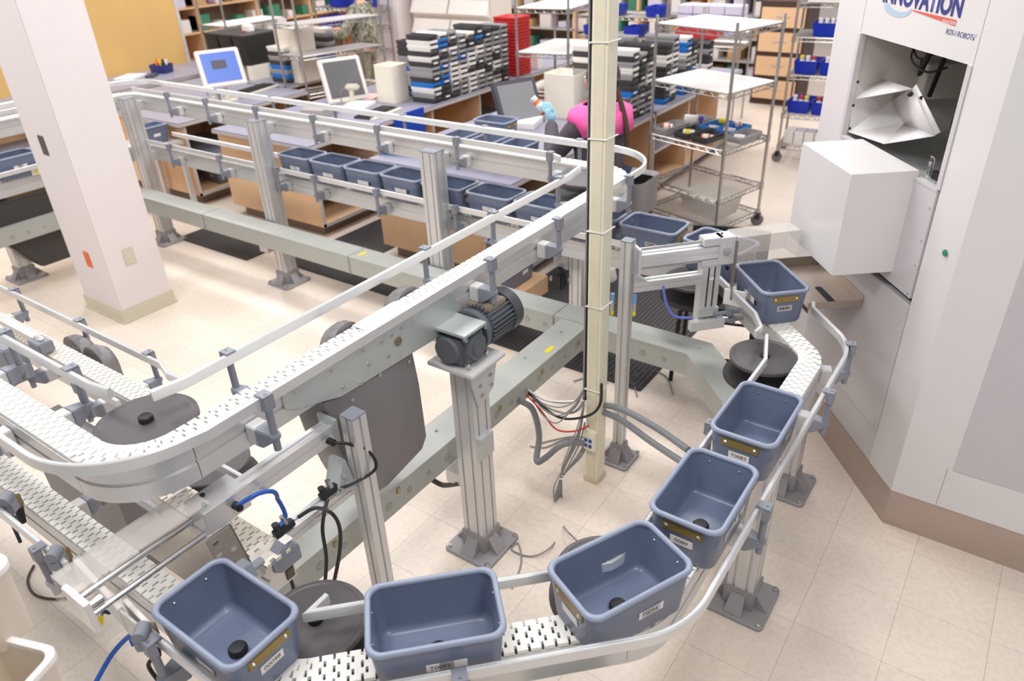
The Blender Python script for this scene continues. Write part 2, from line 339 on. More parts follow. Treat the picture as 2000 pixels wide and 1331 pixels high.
rail(lo, [(BX-O, -3.4), (BX-O, .3)], ZRL); rail(lo, [(BX+O, -3.4), (BX+O, .3)], ZRL)
for x in (-5.24, -4.61, -3.97, -3.59, -3.02, -2.39, -1.8): bracket(lo, x, AY, -90, ZL)
for y in (-.37, -1.04): bracket(lo, LX, y, 0, ZL)
bracket(lo, LX, -.75, 180, ZL)
bracket(lo, *pol(RC, R0, 20), 20, ZL)
q1 = (Vector(pol(FC, R0, -45))*.45+Vector(pol(BC, R0, -45))*.55); bracket(lo, q1.x, q1.y, -45, ZL)
for x in (-1.15, -1.7): bracket(lo, x, L1Y, -90, ZL)
for x in (-1.95, -2.5): bracket(lo, x, L1Y, 90, ZL)
# beige conveyor running in from the left under the upper bend
L2 = conveyor('chain_conveyor', 'worn beige chain conveyor passing under the upper bend at left', [('L', (-4.6, -1.62), (-2.133, -1.62)), ('A', (-2.133, -1.785), R0, 90, 45, 'nodisc'), ('L', pol((-2.133, -1.785), R0, 45), pol((-1.735, -1.715), R0, 225)), ('A', (-1.735, -1.715), R0, 225, 270), ('L', (-1.735, -1.88), (-1.18, -1.88))], ZL, LINKB)
rail(L2, [(-4.6, -1.5), (-2.31, -1.5), (-2.22, -1.53), (-2.12, -1.525)], ZRL)
rail(L2, [(-4.6, -1.74), (-2.2, -1.74)], ZRL); rail(L2, [(-1.85, -1.99), (-1.55, -1.99)], ZRL); rail(L2, [(-1.7, -1.72), (-1.64, -1.76), (-1.45, -1.76)], ZRL)
for x in (-3.55, -2.95, -2.42): bracket(L2, x, -1.62, 90, ZL)
for x in (-2.9, -2.45): bracket(L2, x, -1.62, -90, ZL)
# slack cover under the lower conveyor behind the column, with warning label
DKC = mat('dark slack cover', (64, 61, 60), .4); sc0 = MB().prism([(-.75, .66), (-.05, .66), (-.05, .3), (-.2, .12), (-.55, .12), (-.75, .4)], -.09, .09, frame((BX, 0, 0), (0, 1, 0), (0, 0, 1), (1, 0, 0))).build('slack_cover', DKC, lo, bevel=.01)
q = at(78, 332, x=BX+.092); wl = MB().box(-.001, .001, -.06, .06, -.025, .025).build('warning_label', PAPER, lo, q); MB().prism([(-.05, -.018), (-.012, -.018), (-.031, .016)], .001, .002, frame((0, 0, 0), (0, 1, 0), (0, 0, 1), (1, 0, 0))).build('warning_triangle', YEL, wl); MB().box(.0011, .002, .0, .055, .012, .02).build('red_strip', RED, wl)
# ================================================================ totes
def tote_proto():
    t = thing('tote', 'tote', 'tote', group='grey totes')
    L = []
    def lp(hx, hy, r, z): L.append(rrect(hx, hy, r, z, 6))
    lp(.125, .072, .02, .0); lp(.137, .084, .028, .003); lp(.142, .089, .03, .012); lp(.152, .098, .03, .148)
    m = MB().loft(L, True, False); L = []
    lp(.152, .098, .03, .148); lp(.147, .093, .026, .148); lp(.140, .086, .026, .022); lp(.135, .081, .026, .010); lp(.122, .068, .02, .006)
    m.loft(L, False, True); m.build('body', TOTE, t, ang=50); L = []
    for k in range(13):
        a = 2*math.pi*k/12; lp(.1525+.0075*math.cos(a), .0985+.0075*math.cos(a), .033+.004*math.cos(a), .153+.0085*math.sin(a))
    MB().loft(L, False, False).build('rim', TOTER, t, ang=60)
    MB().lathe([(.022, .006), (.0235, .011), (.023, .019), (.019, .0245), (.012, .0255), (.002, .0255)], 24).build('rubber_plug', RUB, t)
    for s in (1, -1):
        p = MB().box(.151*s-.002, .151*s+.002, -.058, .058, .108, .136).build('brass_plate', BRASS, t, bevel=.001)
        for y in (-.045, .045):
            MB().cyl((.153*s, y, .122), (.1565*s, y, .122), .0055, .003, 10).build('rivet', CHROME, p)
            MB().cyl((.148*s, y, .128), (.143*s, y, .128), .0045, .002, 10).build('rivet', CHROME, p)
    return t
proto = tote_proto(); proto_used = False
def side_mark(t, which, label=None, hole=True, lx=0.03):
    """paper label and sensor hole on one side; which = 'y-','y+','x+','x-'"""
    k = {'x+': 0, 'y+': 90, 'x-': 180, 'y-': 270}[which]; long = which[0] == 'y'
    d0, d1 = ((.089, .098) if long else (.142, .152)); sl = math.atan2(d1-d0, .136)
    zc = .078; d = d0+(d1-d0)*(zc-.012)/.136+.0012
    M = Matrix.Rotation(math.radians(k), 4, 'Z') @ Matrix.Translation((d, 0, zc)) @ Matrix.Rotation(sl, 4, 'Y')
    Mx = M @ Matrix.Translation((0, lx, 0))
    l = MB().box(-.0006, .0006, -.032, .032, -.013, .013, Mx).build('paper_label', PAPER, t)
    if label:
        text(label, .019, INK, l, Mx @ Matrix(((0, 0, 1, .001), (1, 0, 0, 0), (0, 1, 0, 0), (0, 0, 0, 1))))
    if hole: MB().box(-.0005, .0009, -.009, .009, -.009, .009, M @ Matrix.Translation((0, lx+.075, 0))).build('sensor_hole', BLK, t)
def tote(x, y, z, rz, label, marks, name='tote'):
    global proto_used
    t = proto if not proto_used else dup(proto); proto_used = True
    t.location = (x, y, z); t.rotation_euler = (0, 0, math.radians(rz)); t['label'] = label
    for k in marks: side_mark(t, *k)
    return t
tote(-1.005, -2.142, ZL, 0, 'grey tote on the bottom left conveyor, beside the pneumatic pusher', [('x+', '00098', False, 0.0), ('y-', None, False)])
tote(-.59, -1.872, ZL, 45, 'grey tote labelled T0095 at the front of the lower conveyor', [('y-', 'T0095', False, .0)])
tote(-.29, -1.522, ZL, 65, 'grey tote labelled T0094 on the front right bend', [('y-', 'T0094', False, .02), ('x-', None, False, 0)])
tote(-.225, -1.145, ZL, 90, 'grey tote between the T0094 and T0083 totes', [('x-', '0089', False, 0), ('y-', '00089', True, -.045)])
tote(-.222, -.725, ZL, 90, 'grey tote labelled T0083 with brass plate, second below the robot tray', [('x-', 'T0083', False, 0), ('y-', None, False)])
tote(-.503, .262, ZL, -47, 'grey tote labelled T0053 under the clear guard by the white cabinet', [('x+', 'T0053', False, 0), ('y-', 'T00', True, 0)])
tote(-.83, .53, ZL, -12, 'grey tote half hidden behind the second pusher and clear guard', [('y-', None, True)])
tote(-1.20, .58, ZL, 0, 'grey tote just right of the cream pole on the back conveyor', [('y-', 'T0091', False), ('x+', None, False, 0)])
_xs = [-1.535, -1.865, -2.2, -2.545, -2.88, -3.205, -3.53, -3.855]
_lb = ['grey tote partly behind the cream pole on the back conveyor', 'grey tote on the back conveyor, first left of the cream pole', 'grey tote on the back conveyor, second left of the cream pole', 'grey tote on the back conveyor directly right of the third post', 'grey tote on the back conveyor directly left of the third post', 'grey tote on the back conveyor, second left of the third post', 'grey tote on the back conveyor, third left of the third post', 'grey tote on the back conveyor next to the second post']
for i, (x, l) in enumerate(zip(_xs, _lb)): tote(x, AY+.015, ZL, 0, l, [('y-', None, i in (0, 1, 2, 4, 5), 0)])
tote(BX, -.46, ZL, 90, 'grey tote at the left edge of the picture beside the white column', [('y-', None, False, 0)])
tote(BX, -.1, ZL, 90, 'grey tote half hidden by the white column at left', [('y-', None, False, 0)])
# ================================================================ posts
def slotted(h, n=2, sw=.009, sd=.007):
    """square extrusion outline with n slots per face"""
    pts = []
    for k in range(4):
        a = k*math.pi/2; ca, sa = math.cos(a), math.sin(a); row = [(h, -h)]
        for j in range(n):
            c = -h+2*h*(j+.5)/n
            row += [(h, c-sw/2), (h-sd, c-sw/2), (h-sd, c+sw/2), (h, c+sw/2)]
        pts += [(x*ca-y*sa, x*sa+y*ca) for x, y in row]
    return pts
def foot(parent, h, hp=.118):
    f = MB(); f.loft([rrect(hp, hp, .022, 0, 4), rrect(hp, hp, .022, .012, 4), rrect(hp-.004, hp-.004, .02, .016, 4)])
    hh = h+.008
    fo = f.build('foot', CAST, parent)
    MB().prism([(-hh, -hh), (hh, -hh), (hh, hh), (-hh, hh)], .014, .105).build('socket', CAST, fo, bevel=.003)
    for k in range(4):
        M = Matrix.Rotation(k*math.pi/2, 4, 'Z')
        w = MB(); w.loft([[M @ Vector(p) for p in r] for r in ([(hh-.002, -.03, .014), (hh-.002, .03, .014), (hh-.002, .026, .082), (hh-.002, -.026, .082)], [(hp-.012, -.034, .014), (hp-.012, .034, .014), (hp-.012, .034, .019), (hp-.012, -.034, .019)])])
        w.build('gusset', CAST, fo)
        M2 = Matrix.Rotation(k*math.pi/2+math.pi/4, 4, 'Z')
        b = MB(); b.cyl(M2 @ Vector((hp*1.2, 0, .016)), M2 @ Vector((hp*1.2, 0, .022)), .011, n=10); b.cyl(M2 @ Vector((hp*1.2, 0, .022)), M2 @ Vector((hp*1.2, 0, .027)), .006, n=6); b.build('anchor_bolt', CHROME, fo)
        c = MB(); 
        for zz in (.045, .08): c.cyl(M @ Vector((hh, 0, zz)), M @ Vector((hh+.004, 0, zz)), .006, n=8)
        c.build('socket_screw', CHROME, fo)
def post(x, y, top, h, label, n=2, base=True, cap=True):
    t = thing('support_post', label, 'post', (x, y, 0), group='conveyor support posts')
    MB().prism(slotted(h, n), .02, top).build('column_profile', ALU, t)
    if cap: MB().box(-h-.001, h+.001, -h-.001, h+.001, top, top+.005).build('end_cap', GRYP, t, bevel=.001)
    if base: foot(t, h, .118 if h > .04 else .08)
    return t
def stub(t, x0, x1, y0, y1, z0, z1, m=ALU): return box('cross_bracket', m, x0, x1, y0, y1, z0, z1, t)
pl = []
for x, y, lb in ((-5.63, .43, 'tall aluminium post just right of the white column'), (-4.05, .42, 'tall aluminium post on a cast foot, second from the white column'), (at(845, 292, z=1.2).x, .42, 'tall aluminium post left of the upper bend, standing among the totes'), (-5.95, -.6, 'aluminium post at the left edge behind the white column')):
    t = post(x, y, 1.195, .052, lb); pl.append(t)
    if y > 0:
        stub(t, -.03, .03, .052, .115, 1.09, 1.16); stub(t, -.03, .03, .052, .115, .69, .76); stub(t, -.045, .045, -.16, -.052, .3, .38)
    else: stub(t, -.03, .03, -.03, .03, .99, 1.0)
q = at(942, 1062, z=0)
pn = post(q.x, q.y, .925, .05, 'aluminium post carrying the geared motor in the middle of the picture', cap=False)
stub(pn, -.13, -.05, -.04, .04, .32, .38); stub(pn, .05, .075, -.05, .03, .52, .62, STEEL)
q = at(1452, 1172, z=0); pr_ = post(q.x-.01, q.y, .685, .05, 'aluminium post with bolted foot under the right conveyor', cap=False)
post(-.27, .13, .685, .05, 'aluminium post under the conveyor by the cabinet base', cap=False)
q = at(1208, 895, z=0); pd = post(q.x, q.y, 1.15, .024, 'slim aluminium post carrying the pusher at the clear guard', 1)
px_ = post(-1.215, -1.5, 1.045, .028, 'slim aluminium post holding the bottom left pusher', 1, base=True)
q = at(1128, 610, z=0); post(-1.72, .72, .685, .04, 'aluminium post behind the cream pole under the back conveyor', 2, cap=False)
# ================================================================ wireways
def wireway(label, path, ko_side, ko_from, ko_to, step=.115, tagsat=()):
    t = thing('wireway', label, 'wireway', group='grey wireways')
    for i, (a, b) in enumerate(zip(path, path[1:])):
        pts = [(*a, 0), (*b, 0)]
        if i and i < 9: pass
    pts = [(*p, 0) for p in path]
    MB().sweep([(-.075, .38), (-.075, .487), (.075, .487), (.075, .38)], pts).build('trough', RACE, t)
    MB().sweep([(-.0775, .485), (-.0775, .5), (.0775, .5), (.0775, .485)], pts).build('lid', RACE, t, bevel=.001)
    for s in range(1, len(path)-1):
        p = path[s]; MB().lathe([(.001, .5), (.006, .5), (.006, .5035), (.001, .504)], 10, (p[0], p[1], 0)).build('lid_screw', CHROME, t)
    k = 0; d = ko_from
    while d < ko_to:
        r = (.012, .019, .015)[k % 3]; k += 1
        for z in (.432,):
            if ko_side == 'x': MB().cyl((path[0][0]+.0745, d, z), (path[0][0]+.0765, d, z), r, n=16).cyl((path[0][0]+.076, d, z), (path[0][0]+.0772, d, z), r*.8, n=16).build('knockout', RACED, t)
            else: MB().cyl((d, path[0][1]-.0745, z), (d, path[0][1]-.0765, z), r, n=16).cyl((d, path[0][1]-.076, z), (d, path[0][1]-.0772, z), r*.8, n=16).build('knockout', RACED, t)
        d += step
    return t
w1 = wireway('long grey wireway under the back conveyor', [(-5.62, .277), (-.79, .277), (-.47, -.043), (-.36, -.35), (-.36, -1.3)], 'y', -2.2, -.85)
w2 = wireway('grey wireway running from the pole towards the bottom left pusher', [(-1.435, .2), (-1.435, -1.84)], 'x', -1.75, .1)
w3 = wireway('grey wireway at the left edge behind the white column', [(-5.72, -3), (-5.72, .2)], 'x', -1.5, 0)
for (u, v, w) in ((1073, 683, w2), (708, 496, w1), (1150, 620, w1)):
    q = at(u, v, z=.5); MB().box(-.012, .012, -.032, .032, .5, .5012).build('yellow_tag', YEL, w, (q.x, q.y, 0))
for u, v in ((977, 797), (1060, 725), (1130, 670), (905, 870), (777, 957), (655, 1062)):
    q = at(u, v, x=-1.358); MB().box(-.004, .006, -.008, .008, -.012, .01).build('latch', mat('zinc latch', (176, 160, 112), .4, .5), w2, q)
for u, v in ((852, 842), (1095, 650), (1025, 700), (905, 755)):
    q = at(u, v, z=.5); MB().cyl((0, 0, 0), (0, 0, .006), .006, n=8).build('lid_screw', CHROME, w2, q)
for x in (-4.62, -3.1, -1.57): MB().box(x-.0015, x+.0015, .196, .358, .377, .5025).build('lid_joint', RACED, w1)
MB().box(-1.515, -1.355, .198, .36, .4995, .5035).build('tee_cover', RACE, w1, bevel=.001)
# ================================================================ cream service pole
PX, PY = -1.033, -.292
pole = thing('service_pole', 'cream service pole with zip ties standing in front of the worker', 'pole', (PX, PY, 0))
MB().prism([(-.032, -.036), (.032, -.036), (.032, .036), (-.032, .036)], .012, 3.4).build('channel', CREAM, pole, bevel=.002)
MB().box(-.022, .022, -.0395, -.034, .012, 3.4).build('cover_strip', mat('cream cover', (222, 212, 188), .4), pole, bevel=.002)
MB().box(.03, .0345, -.026, .03, .012, 3.4).build('cover_strip', CREAM, pole, bevel=.002)
MB().box(-.038, .038, -.043, .042, 0, .03).build('base_cap', mat('aged cream', (214, 202, 170), .5), pole, bevel=.003)
bx = MB().box(-.03, .03, -.062, -.036, .2, .31).build('data_outlet', CREAM, pole, bevel=.004)
for k in range(4): MB().box(-.022+.022*(k % 2), -.008+.022*(k % 2), -.066, -.06, .222+.03*(k//2), .238+.03*(k//2)).build('jack', mat('blue jack', (52, 76, 150), .4), bx)
for z in (.52, .93, 1.26, 1.62, 1.95):
    MB().tube([(x*.036/.032, y*.041/.036, z+.004*math.sin(i)) for i, (x, y) in enumerate(((-.033, -.038), (.033, -.038), (.035, .038), (-.033, .038), (-.033, -.038)))], .0028, 6).build('zip_tie', PAPER, pole)
for k, (dx, m, r) in enumerate(((-.037, CABLE, .0045), (-.041, CABLEB, .005), (-.046, CABLE, .004))):
    MB().tube(smooth([(dx, -.02-.008*k, .45), (dx, -.02-.006*k, 1), (dx-.002, -.022, 1.6), (dx, -.02-.006*k, 2.4), (dx, -.02, 3.4)], 5), r, 8).build('riser_cable', m, pole)
# cables and conduits around the pole
def cable(name, label, pix, r, m, cat='cable', group=None):
    """pix: (u, v, plane) with plane ('x'|'y'|'z', value)"""
    pts = [at(u, v, **{pl_: val}) for u, v, pl_, val in pix]
    return tag(MB().tube(smooth(pts, 7), r, 8).build(name, m), label, cat, group)
cable('conduit', 'grey corrugated conduit looping down from the wireway to the pole', [(1012, 782, 'x', -1.36), (1040, 800, 'x', -1.32), (1053, 850, 'x', -1.28), (1048, 900, 'x', -1.24), (1065, 895, 'x', -1.2), (1100, 868, 'x', -1.12), (1142, 866, 'x', -1.06)], .015, COND, 'conduit')
cable('conduit', 'upper grey conduit sloping from the pole to the right conveyor', [(1180, 792, 'x', -1.0), (1215, 800, 'x', -.9), (1280, 835, 'x', -.72), (1345, 880, 'x', -.5)], .014, COND, 'conduit')
cable('conduit', 'lower grey conduit sloping from the pole to the right conveyor', [(1178, 805, 'x', -1.0), (1215, 822, 'x', -.9), (1270, 862, 'x', -.72), (1335, 905, 'x', -.5)], .014, COND, 'conduit')
cable('red_cable', 'thin red network cable hanging from the wireway to the pole', [(1028, 772, 'x', -1.36), (1055, 800, 'x', -1.28), (1085, 838, 'x', -1.2), (1120, 843, 'x', -1.1), (1150, 832, 'y', -.36)], .004, RED)
cable('white_cable', 'white cable strung from the wireway opening to the pole', [(1032, 762, 'x', -1.36), (1060, 780, 'x', -1.28), (1095, 785, 'x', -1.18), (1140, 783, 'x', -1.07)], .0045, PAPER)
cable('black_cable', 'thick black cable drooping from the wireway round the pole', [(1032, 768, 'x', -1.36), (1060, 795, 'x', -1.28), (1100, 818, 'x', -1.15), (1150, 812, 'x', -1.03), (1172, 790, 'x', -.99), (1175, 750, 'x', -.99)], .006, CABLEB)
random.seed(3)
for k in range(7):
    a, b = random.uniform(-14, 14), random.uniform(-10, 22)
    cable('grey_cable', 'tangled thin grey cable hanging beside the cream pole', [(1034, 766, 'x', -1.36), (1062+a*.4, 790+b, 'x', -1.27), (1100+a, 800+b*1.6, 'x', -1.17), (1128+a*.8, 786+b*.8, 'x', -1.1), (1140, 760, 'x', -1.06)], .0032, CABLE, group='tangled grey cables at the pole')
for k in range(6):
    a, b = random.uniform(-12, 12), random.uniform(-10, 10)
    cable('cable_loop', 'looped grey cable tied in a bundle left of the pole foot', [(1141, 790, 'x', -1.07), (1128+a*.5, 850+b, 'x', -1.08), (1100+a*.3, 915+b*.4, 'x', -1.1), (1082+k*3, 960+b, 'x', -1.1), (1086+k*2, 985, 'x', -1.1), (1094, 962+b, 'x', -1.1), (1100, 930, 'x', -1.1), (1135+a, 880+b, 'x', -1.08), (1142, 835+b, 'x', -1.06)], .0034, CABLE, group='tied cable bundle')
tie = at(1096, 933, x=-1.095); tag(MB().tube([(tie.x+.012*math.cos(t), tie.y+.012*math.sin(t), tie.z) for t in [i*.7 for i in range(10)]], .003, 6).build('zip_tie', PAPER), 'white zip tie round the hanging cable bundle', 'zip tie')
cable('grey_cable', 'grey cable running down from the bundle and curling to the big post foot', [(1097, 965, 'x', -1.09), (1097, 1020, 'x', -1.07), (1080, 1065, 'z', .01), (1040, 1087, 'z', .006), (1000, 1075, 'z', .006), (1012, 1062, 'z', .006), (1018, 1100, 'z', .006), (1000, 1150, 'z', .006)], .0035, CABLE)
cable('grey_cable', 'short grey cable curving from the bundle under the T0094 tote', [(1097, 1020, 'x', -1.07), (1105, 1035, 'z', .05), (1125, 1055, 'z', .02), (1160, 1090, 'z', .006)], .0035, CABLE)
for k, (u0, v0) in enumerate(((1050, 868), (1035, 872), (1120, 745), (1190, 740))):
    cable('grey_cable', ['thin cable lying on the floor left of the pole, nearer strand', 'thin cable lying on the floor left of the pole, farther strand', 'thin cable looping on the floor behind the pole', 'thin cable trailing on the floor right of the pole'][k], [(u0, v0, 'z', .006), (u0+30, v0-8+10*(k % 2), 'z', .006), (u0+75, v0-15, 'z', .006), (u0+110, v0-5, 'z', .006), (u0+125, v0+30, 'z', .006)], .0035, CABLE)
cable('hose', 'dark hose curving out below the wireway left of the big post', [(840, 935, 'x', -1.45), (865, 948, 'x', -1.4), (895, 945, 'x', -1.3)], .011, mat('dark hose', (70, 62, 58), .5), 'hose')
# ================================================================ geared motor and chain drive
px0 = CX+.047
gm = thing('gear_motor', 'grey geared motor with finned housing bolted on a post bracket', 'motor', (pn.location.x, pn.location.y, .93))
M0 = MB().prism([(-.085, -.07), (.055, -.07), (.055, .075), (-.06, .075), (-.085, .03)], -.005, .007); M0.build('bracket_plate', LGRY, gm, bevel=.002)
gs = MB().prism([(-.05, -.01), (.075, -.01), (.05, -.12), (-.02, -.155)], .051, .06, frame((0, 0, 0), (0, 1, 0), (0, 0, 1), (1, 0, 0))).build('gusset', LGRY, gm, bevel=.002)
for y, z in ((-.01, -.075), (.035, -.06), (-.003, -.115), (.038, -.1)): MB().cyl((.06, y, z), (.066, y, z), .007, n=6).build('bolt', CHROME, gs)
gb = MB().box(-.07, .025, -.055, .035, .008, .098).build('gear_case', GEAR, gm, bevel=.012)
MB().cyl((.024, -.01, .055), (.034, -.01, .055), .036, .033, 24).cyl((.034, -.01, .055), (.037, -.01, .055), .022, n=20).build('cover_flange', GEAR, gb)
MB().cyl((-.025, -.054, .05), (-.025, -.064, .05), .036, .033, 24).build('cover_flange', GEAR, gb)
for y, z in ((-.05, .02), (-.05, .09), (.03, .02), (.03, .09)): MB().cyl((.024, y, z), (.031, y, z), .006, n=6).build('bolt', CHROME, gb)
MB().box(-.08, .035, -.062, .03, .099, .107).build('adapter_plate', STEEL, gm, bevel=.001)
MB().cyl((-.022, .034, .062), (-.022, .052, .062), .055, n=28).cyl((-.022, .052, .062), (-.022, .062, .062), .047, n=28).build('motor_flange', GEAR, gm)
mo = MB().cyl((-.022, .06, .062), (-.022, .165, .062), .046, n=28).build('motor_body', GEAR, gm)
for k in range(30):
    a = 2*math.pi*k/30; M = frame((-.022, .115, .062), (math.cos(a), 0, math.sin(a)), (0, 1, 0), (-math.sin(a), 0, math.cos(a)))
    MB().box(.044, .055, -.05, .05, -.0016, .0016, M).build('cooling_fin', GEAR, mo)
MB().cyl((-.022, .16, .062), (-.022, .195, .062), .058, n=32).cyl((-.022, .195, .062), (-.022, .202, .062), .058, .05, 32).build('fan_cover', mat('dark grey fan cover', (74, 76, 80), .4), gm)
MB().box(-.06, .01, .075, .155, .1, .116).build('terminal_box', mat('terminal label', (150, 136, 122), .5), gm, bevel=.003)
for o_ in [c for c in gm.children]+[g_ for c in gm.children for g_ in c.children]:
    gus = o_.name.startswith('gusset') or (o_.parent and o_.parent.name.startswith('gusset'))
    for v_ in o_.data.vertices:
        if not gus: v_.co.x = (v_.co.x+.01)*1.5
        v_.co.y *= 1.4; v_.co.z *= 1.5 if v_.co.z > 0 else 1.15
dp = [(-1.672, 1.192), (-1.672, 1.14), (-1.64, 1.118), (-1.465, 1.062), (-1.03, 1.045), (-1.0, 1.047), (-.905, 1.1), (-.885, 1.14), (-.9, 1.172), (-.925, 1.188)]
drv = MB().prism(dp, 0, .005, frame((px0, 0, 0), (0, 1, 0), (0, 0, 1), (1, 0, 0))).build('drive_plate', STEEL, up, bevel=.001)
for u, v in ((576, 764), (647, 722), (745, 667), (708, 684), (840, 593), (808, 625), (783, 640), (764, 655), (820, 605), (720, 712), (758, 696), (705, 748), (670, 757)):
    q = at(u, v, x=px0+.005); MB().cyl((0, 0, 0), (.003, 0, 0), .0075, n=12).cyl((.003, 0, 0), (.0045, 0, 0), .004, n=8).build('plate_screw', CHROME, drv, q)
q = at(777, 667, x=px0+.005); MB().cyl((0, 0, 0), (.004, 0, 0), .016, n=20).build('shaft_end', mat('bronze shaft', (140, 126, 104), .35, .6), drv, q)
box('shelf_bracket', STEEL, px0, px0+.09, -1.0, -.93, 1.038, 1.045, up)
BIN = mat('grey plastic slack cover', (126, 122, 123), .36, 0, .05, 8)
bp = [(-1.53, 1.07), (-1.12, 1.05), (-1.105, .9), (-1.1, .66), (-1.13, .62), (-1.33, .583), (-1.37, .59), (-1.455, .68), (-1.5, .85)]
def grow(poly, k, cy, cz): return [((y-cy)*k+cy, (z-cz)*k+cz) for y, z in poly]
Bm = MB(); Bm.loft([[(x, y, z) for y, z in grow(bp, k, -1.3, .85)] for x, k in ((-1.48, .93), (-1.472, .985), (-1.46, 1), (-1.322, 1), (-1.309, .985), (-1.301, .93))]); Bm.build('slack_cover', BIN, up, ang=40)
for u, v in ((797, 706), (740, 732), (686, 781)): 
    q = at(u, v, x=-1.303); MB().cyl((-.004, 0, 0), (.006, 0, 0), .008, n=6).build('bolt', CHROME, up, q)
for yc, zt in ((-1.32, 1.225), (-1.02, 1.225)):
    Bm = MB(); Bm.loft([[(x, yc+(y*k), 1.06+z*k) for y, z in [(.1*math.cos(t), (zt-1.06)*math.sin(t)) for t in [math.pi*i/10 for i in range(11)]]+[(-.1, -.04), (.1, -.04)]] for x, k in ((-1.395, 1), (-1.43, .97), (-1.47, .8), (-1.49, .55))]); Bm.build('guard_hump', BIN, up, ang=50)
for y0, y1 in ((-1.3, -1.1),): MB().box(CX-.043, CX+.043, y0, y1, ZU+.001, ZU+.004).build('cover_strip', LGRY, up)
# ================================================================ dispensing robot cabinet
K = Vector((.157, .116, 0)); EU = Vector((-.628, .778, 0)).normalized(); RB = math.atan2(EU.y, EU.x)
rb = thing('dispensing_cabinet', 'tall white robotic dispensing cabinet with open bay and steel kick plate', 'machine', K, RB)
def W2L(x, y): v = Vector((x, y, 0))-K; return (v.dot(EU), v.dot(Vector((-EU.y, EU.x, 0))))
KICK = mat('brown steel kick plate', (184, 166, 156), .34, .45, .06, 5, stretch=(2, 2, 14))
H = 2.6
def rbx(name, m, u0, u1, y0, y1, z0, z1, parent=rb, bevel=.0): return box(name, m, u0, u1, y0, y1, z0, z1, parent, bevel)
rbx('kick_plate', KICK, 0, 1.2, -.02, 0, 0, .178)
rx = [W2L(K.x, K.y), W2L(K.x+2.2, K.y), W2L(K.x+2.2, K.y+.02), W2L(K.x, K.y+.02)]
kp = MB().prism(rx, 0, .178).build('kick_plate', KICK, rb)
sw = MB().prism([W2L(K.x, K.y), W2L(K.x+2.2, K.y), W2L(K.x+2.2, K.y+.03), W2L(K.x, K.y+.03)], .18, H).build('side_panel', ROBW, rb)
def sidebox(name, m, x0, x1, z0, z1, out=.004): return MB().prism([W2L(x0, K.y), W2L(x1, K.y), W2L(x1, K.y-out), W2L(x0, K.y-out)], z0, z1).build(name, m, rb)
sidebox('access_panel', mat('grey access panel', (198, 193, 197), .4, 0, .02, 4), .345, 2.1, .375, H)
q = at(1830, 980, y=K.y); sidebox('panel_joint', mat('joint line', (150, 146, 146), .5), q.x-.001, q.x+.001, .18, .375, .0006)
for z in (.09, .13):
    q = W2L(K.x+.028, K.y-.001); MB().cyl((q[0], q[1], z), (q[0]+.002, q[1]+.003, z), .004, n=8).build('screw', CHROME, kp)
rbx('right_stile', ROBW, 0, .188, -.03, 0, .18, H); rbx('left_stile', ROBW, .965, 1.2, -.03, 0, .18, H)
rbx('header_panel', ROBW, .188, .965, -.03, .0, 1.85, H)
rbx('base_rail', ROBG, .188, .965, -.03, -.002, .18, .35)
rbx('lower_door', ROBG, .192, .955, -.028, .006, .352, .958, bevel=.002)
rbx('lower_gap', BLK, .19, .965, -.05, -.025, .3, 1.0)
rbx('middle_panel', ROBG, .2, .955, -.03, .004, .985, 1.415, bevel=.001)
rbx('hopper_box', ROBW, .35, .80, -.01, .252, 1.03, 1.448, bevel=.002)
rbx('sill', ROBG, .2, .955, -.02, .006, 1.415, 1.425)
for u in (.955, .19): rbx('opening_trim', ROBG, u, u+.022, -.02, .005, 1.425, 1.85)
for z in (1.35, 1.22, 1.12, 1.0): MB().cyl((.215, .004, z), (.215, .007, z), .004, n=8).build('screw', CHROME, rb)
btn = MB().cyl((.068, 0, 1.235), (.068, .004, 1.235), .014, n=20).build('button_ring', CHROME, rb); MB().cyl((.068, .003, 1.235), (.068, .008, 1.235), .011, n=20).build('push_button', mat('green button', (30, 140, 92), .3), btn)
rbx('left_side', ROBW, 1.185, 1.2, -.9, -.03, 0, H)
lf = MB().box(1.19, 1.21, -.5, .0, .0, H)
# bay interior
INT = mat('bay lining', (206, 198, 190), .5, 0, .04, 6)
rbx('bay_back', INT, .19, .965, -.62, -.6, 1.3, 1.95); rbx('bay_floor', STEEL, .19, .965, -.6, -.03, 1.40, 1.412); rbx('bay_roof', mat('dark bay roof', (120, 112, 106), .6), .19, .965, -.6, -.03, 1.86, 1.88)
rbx('bay_side', INT, .17, .19, -.6, -.03, 1.3, 1.95); rbx('bay_side', INT, .965, .985, -.6, -.03, 1.3, 1.95)
RN = Vector((-EU.y, EU.x, 0))
def fpt(u, v, off):
    d = CR*((u-1000)/F)-CU*((v-665.5)/F)+CF; t = ((K+RN*off-CAM).dot(RN))/d.dot(RN); q = CAM+d*t-K; return (q.dot(EU), off, q.z)
_A, _I, _H = fpt(1673, 153, -.02), fpt(1657, 258, -.02), fpt(1725, 281, -.03); _G2, _G1 = fpt(1765, 242, -.2), fpt(1741, 196, -.2); _D, _B, _C, _F = fpt(1783, 173, -.06), fpt(1716, 152, -.15), fpt(1672, 193, .0), fpt(1826, 265, -.06)
def plate(name, vs, m=ROBW):
    o = MB().add(vs, [tuple(range(len(vs)))]).build(name, m, rb); o.modifiers.new('thick', 'SOLIDIFY').thickness = .003; return o
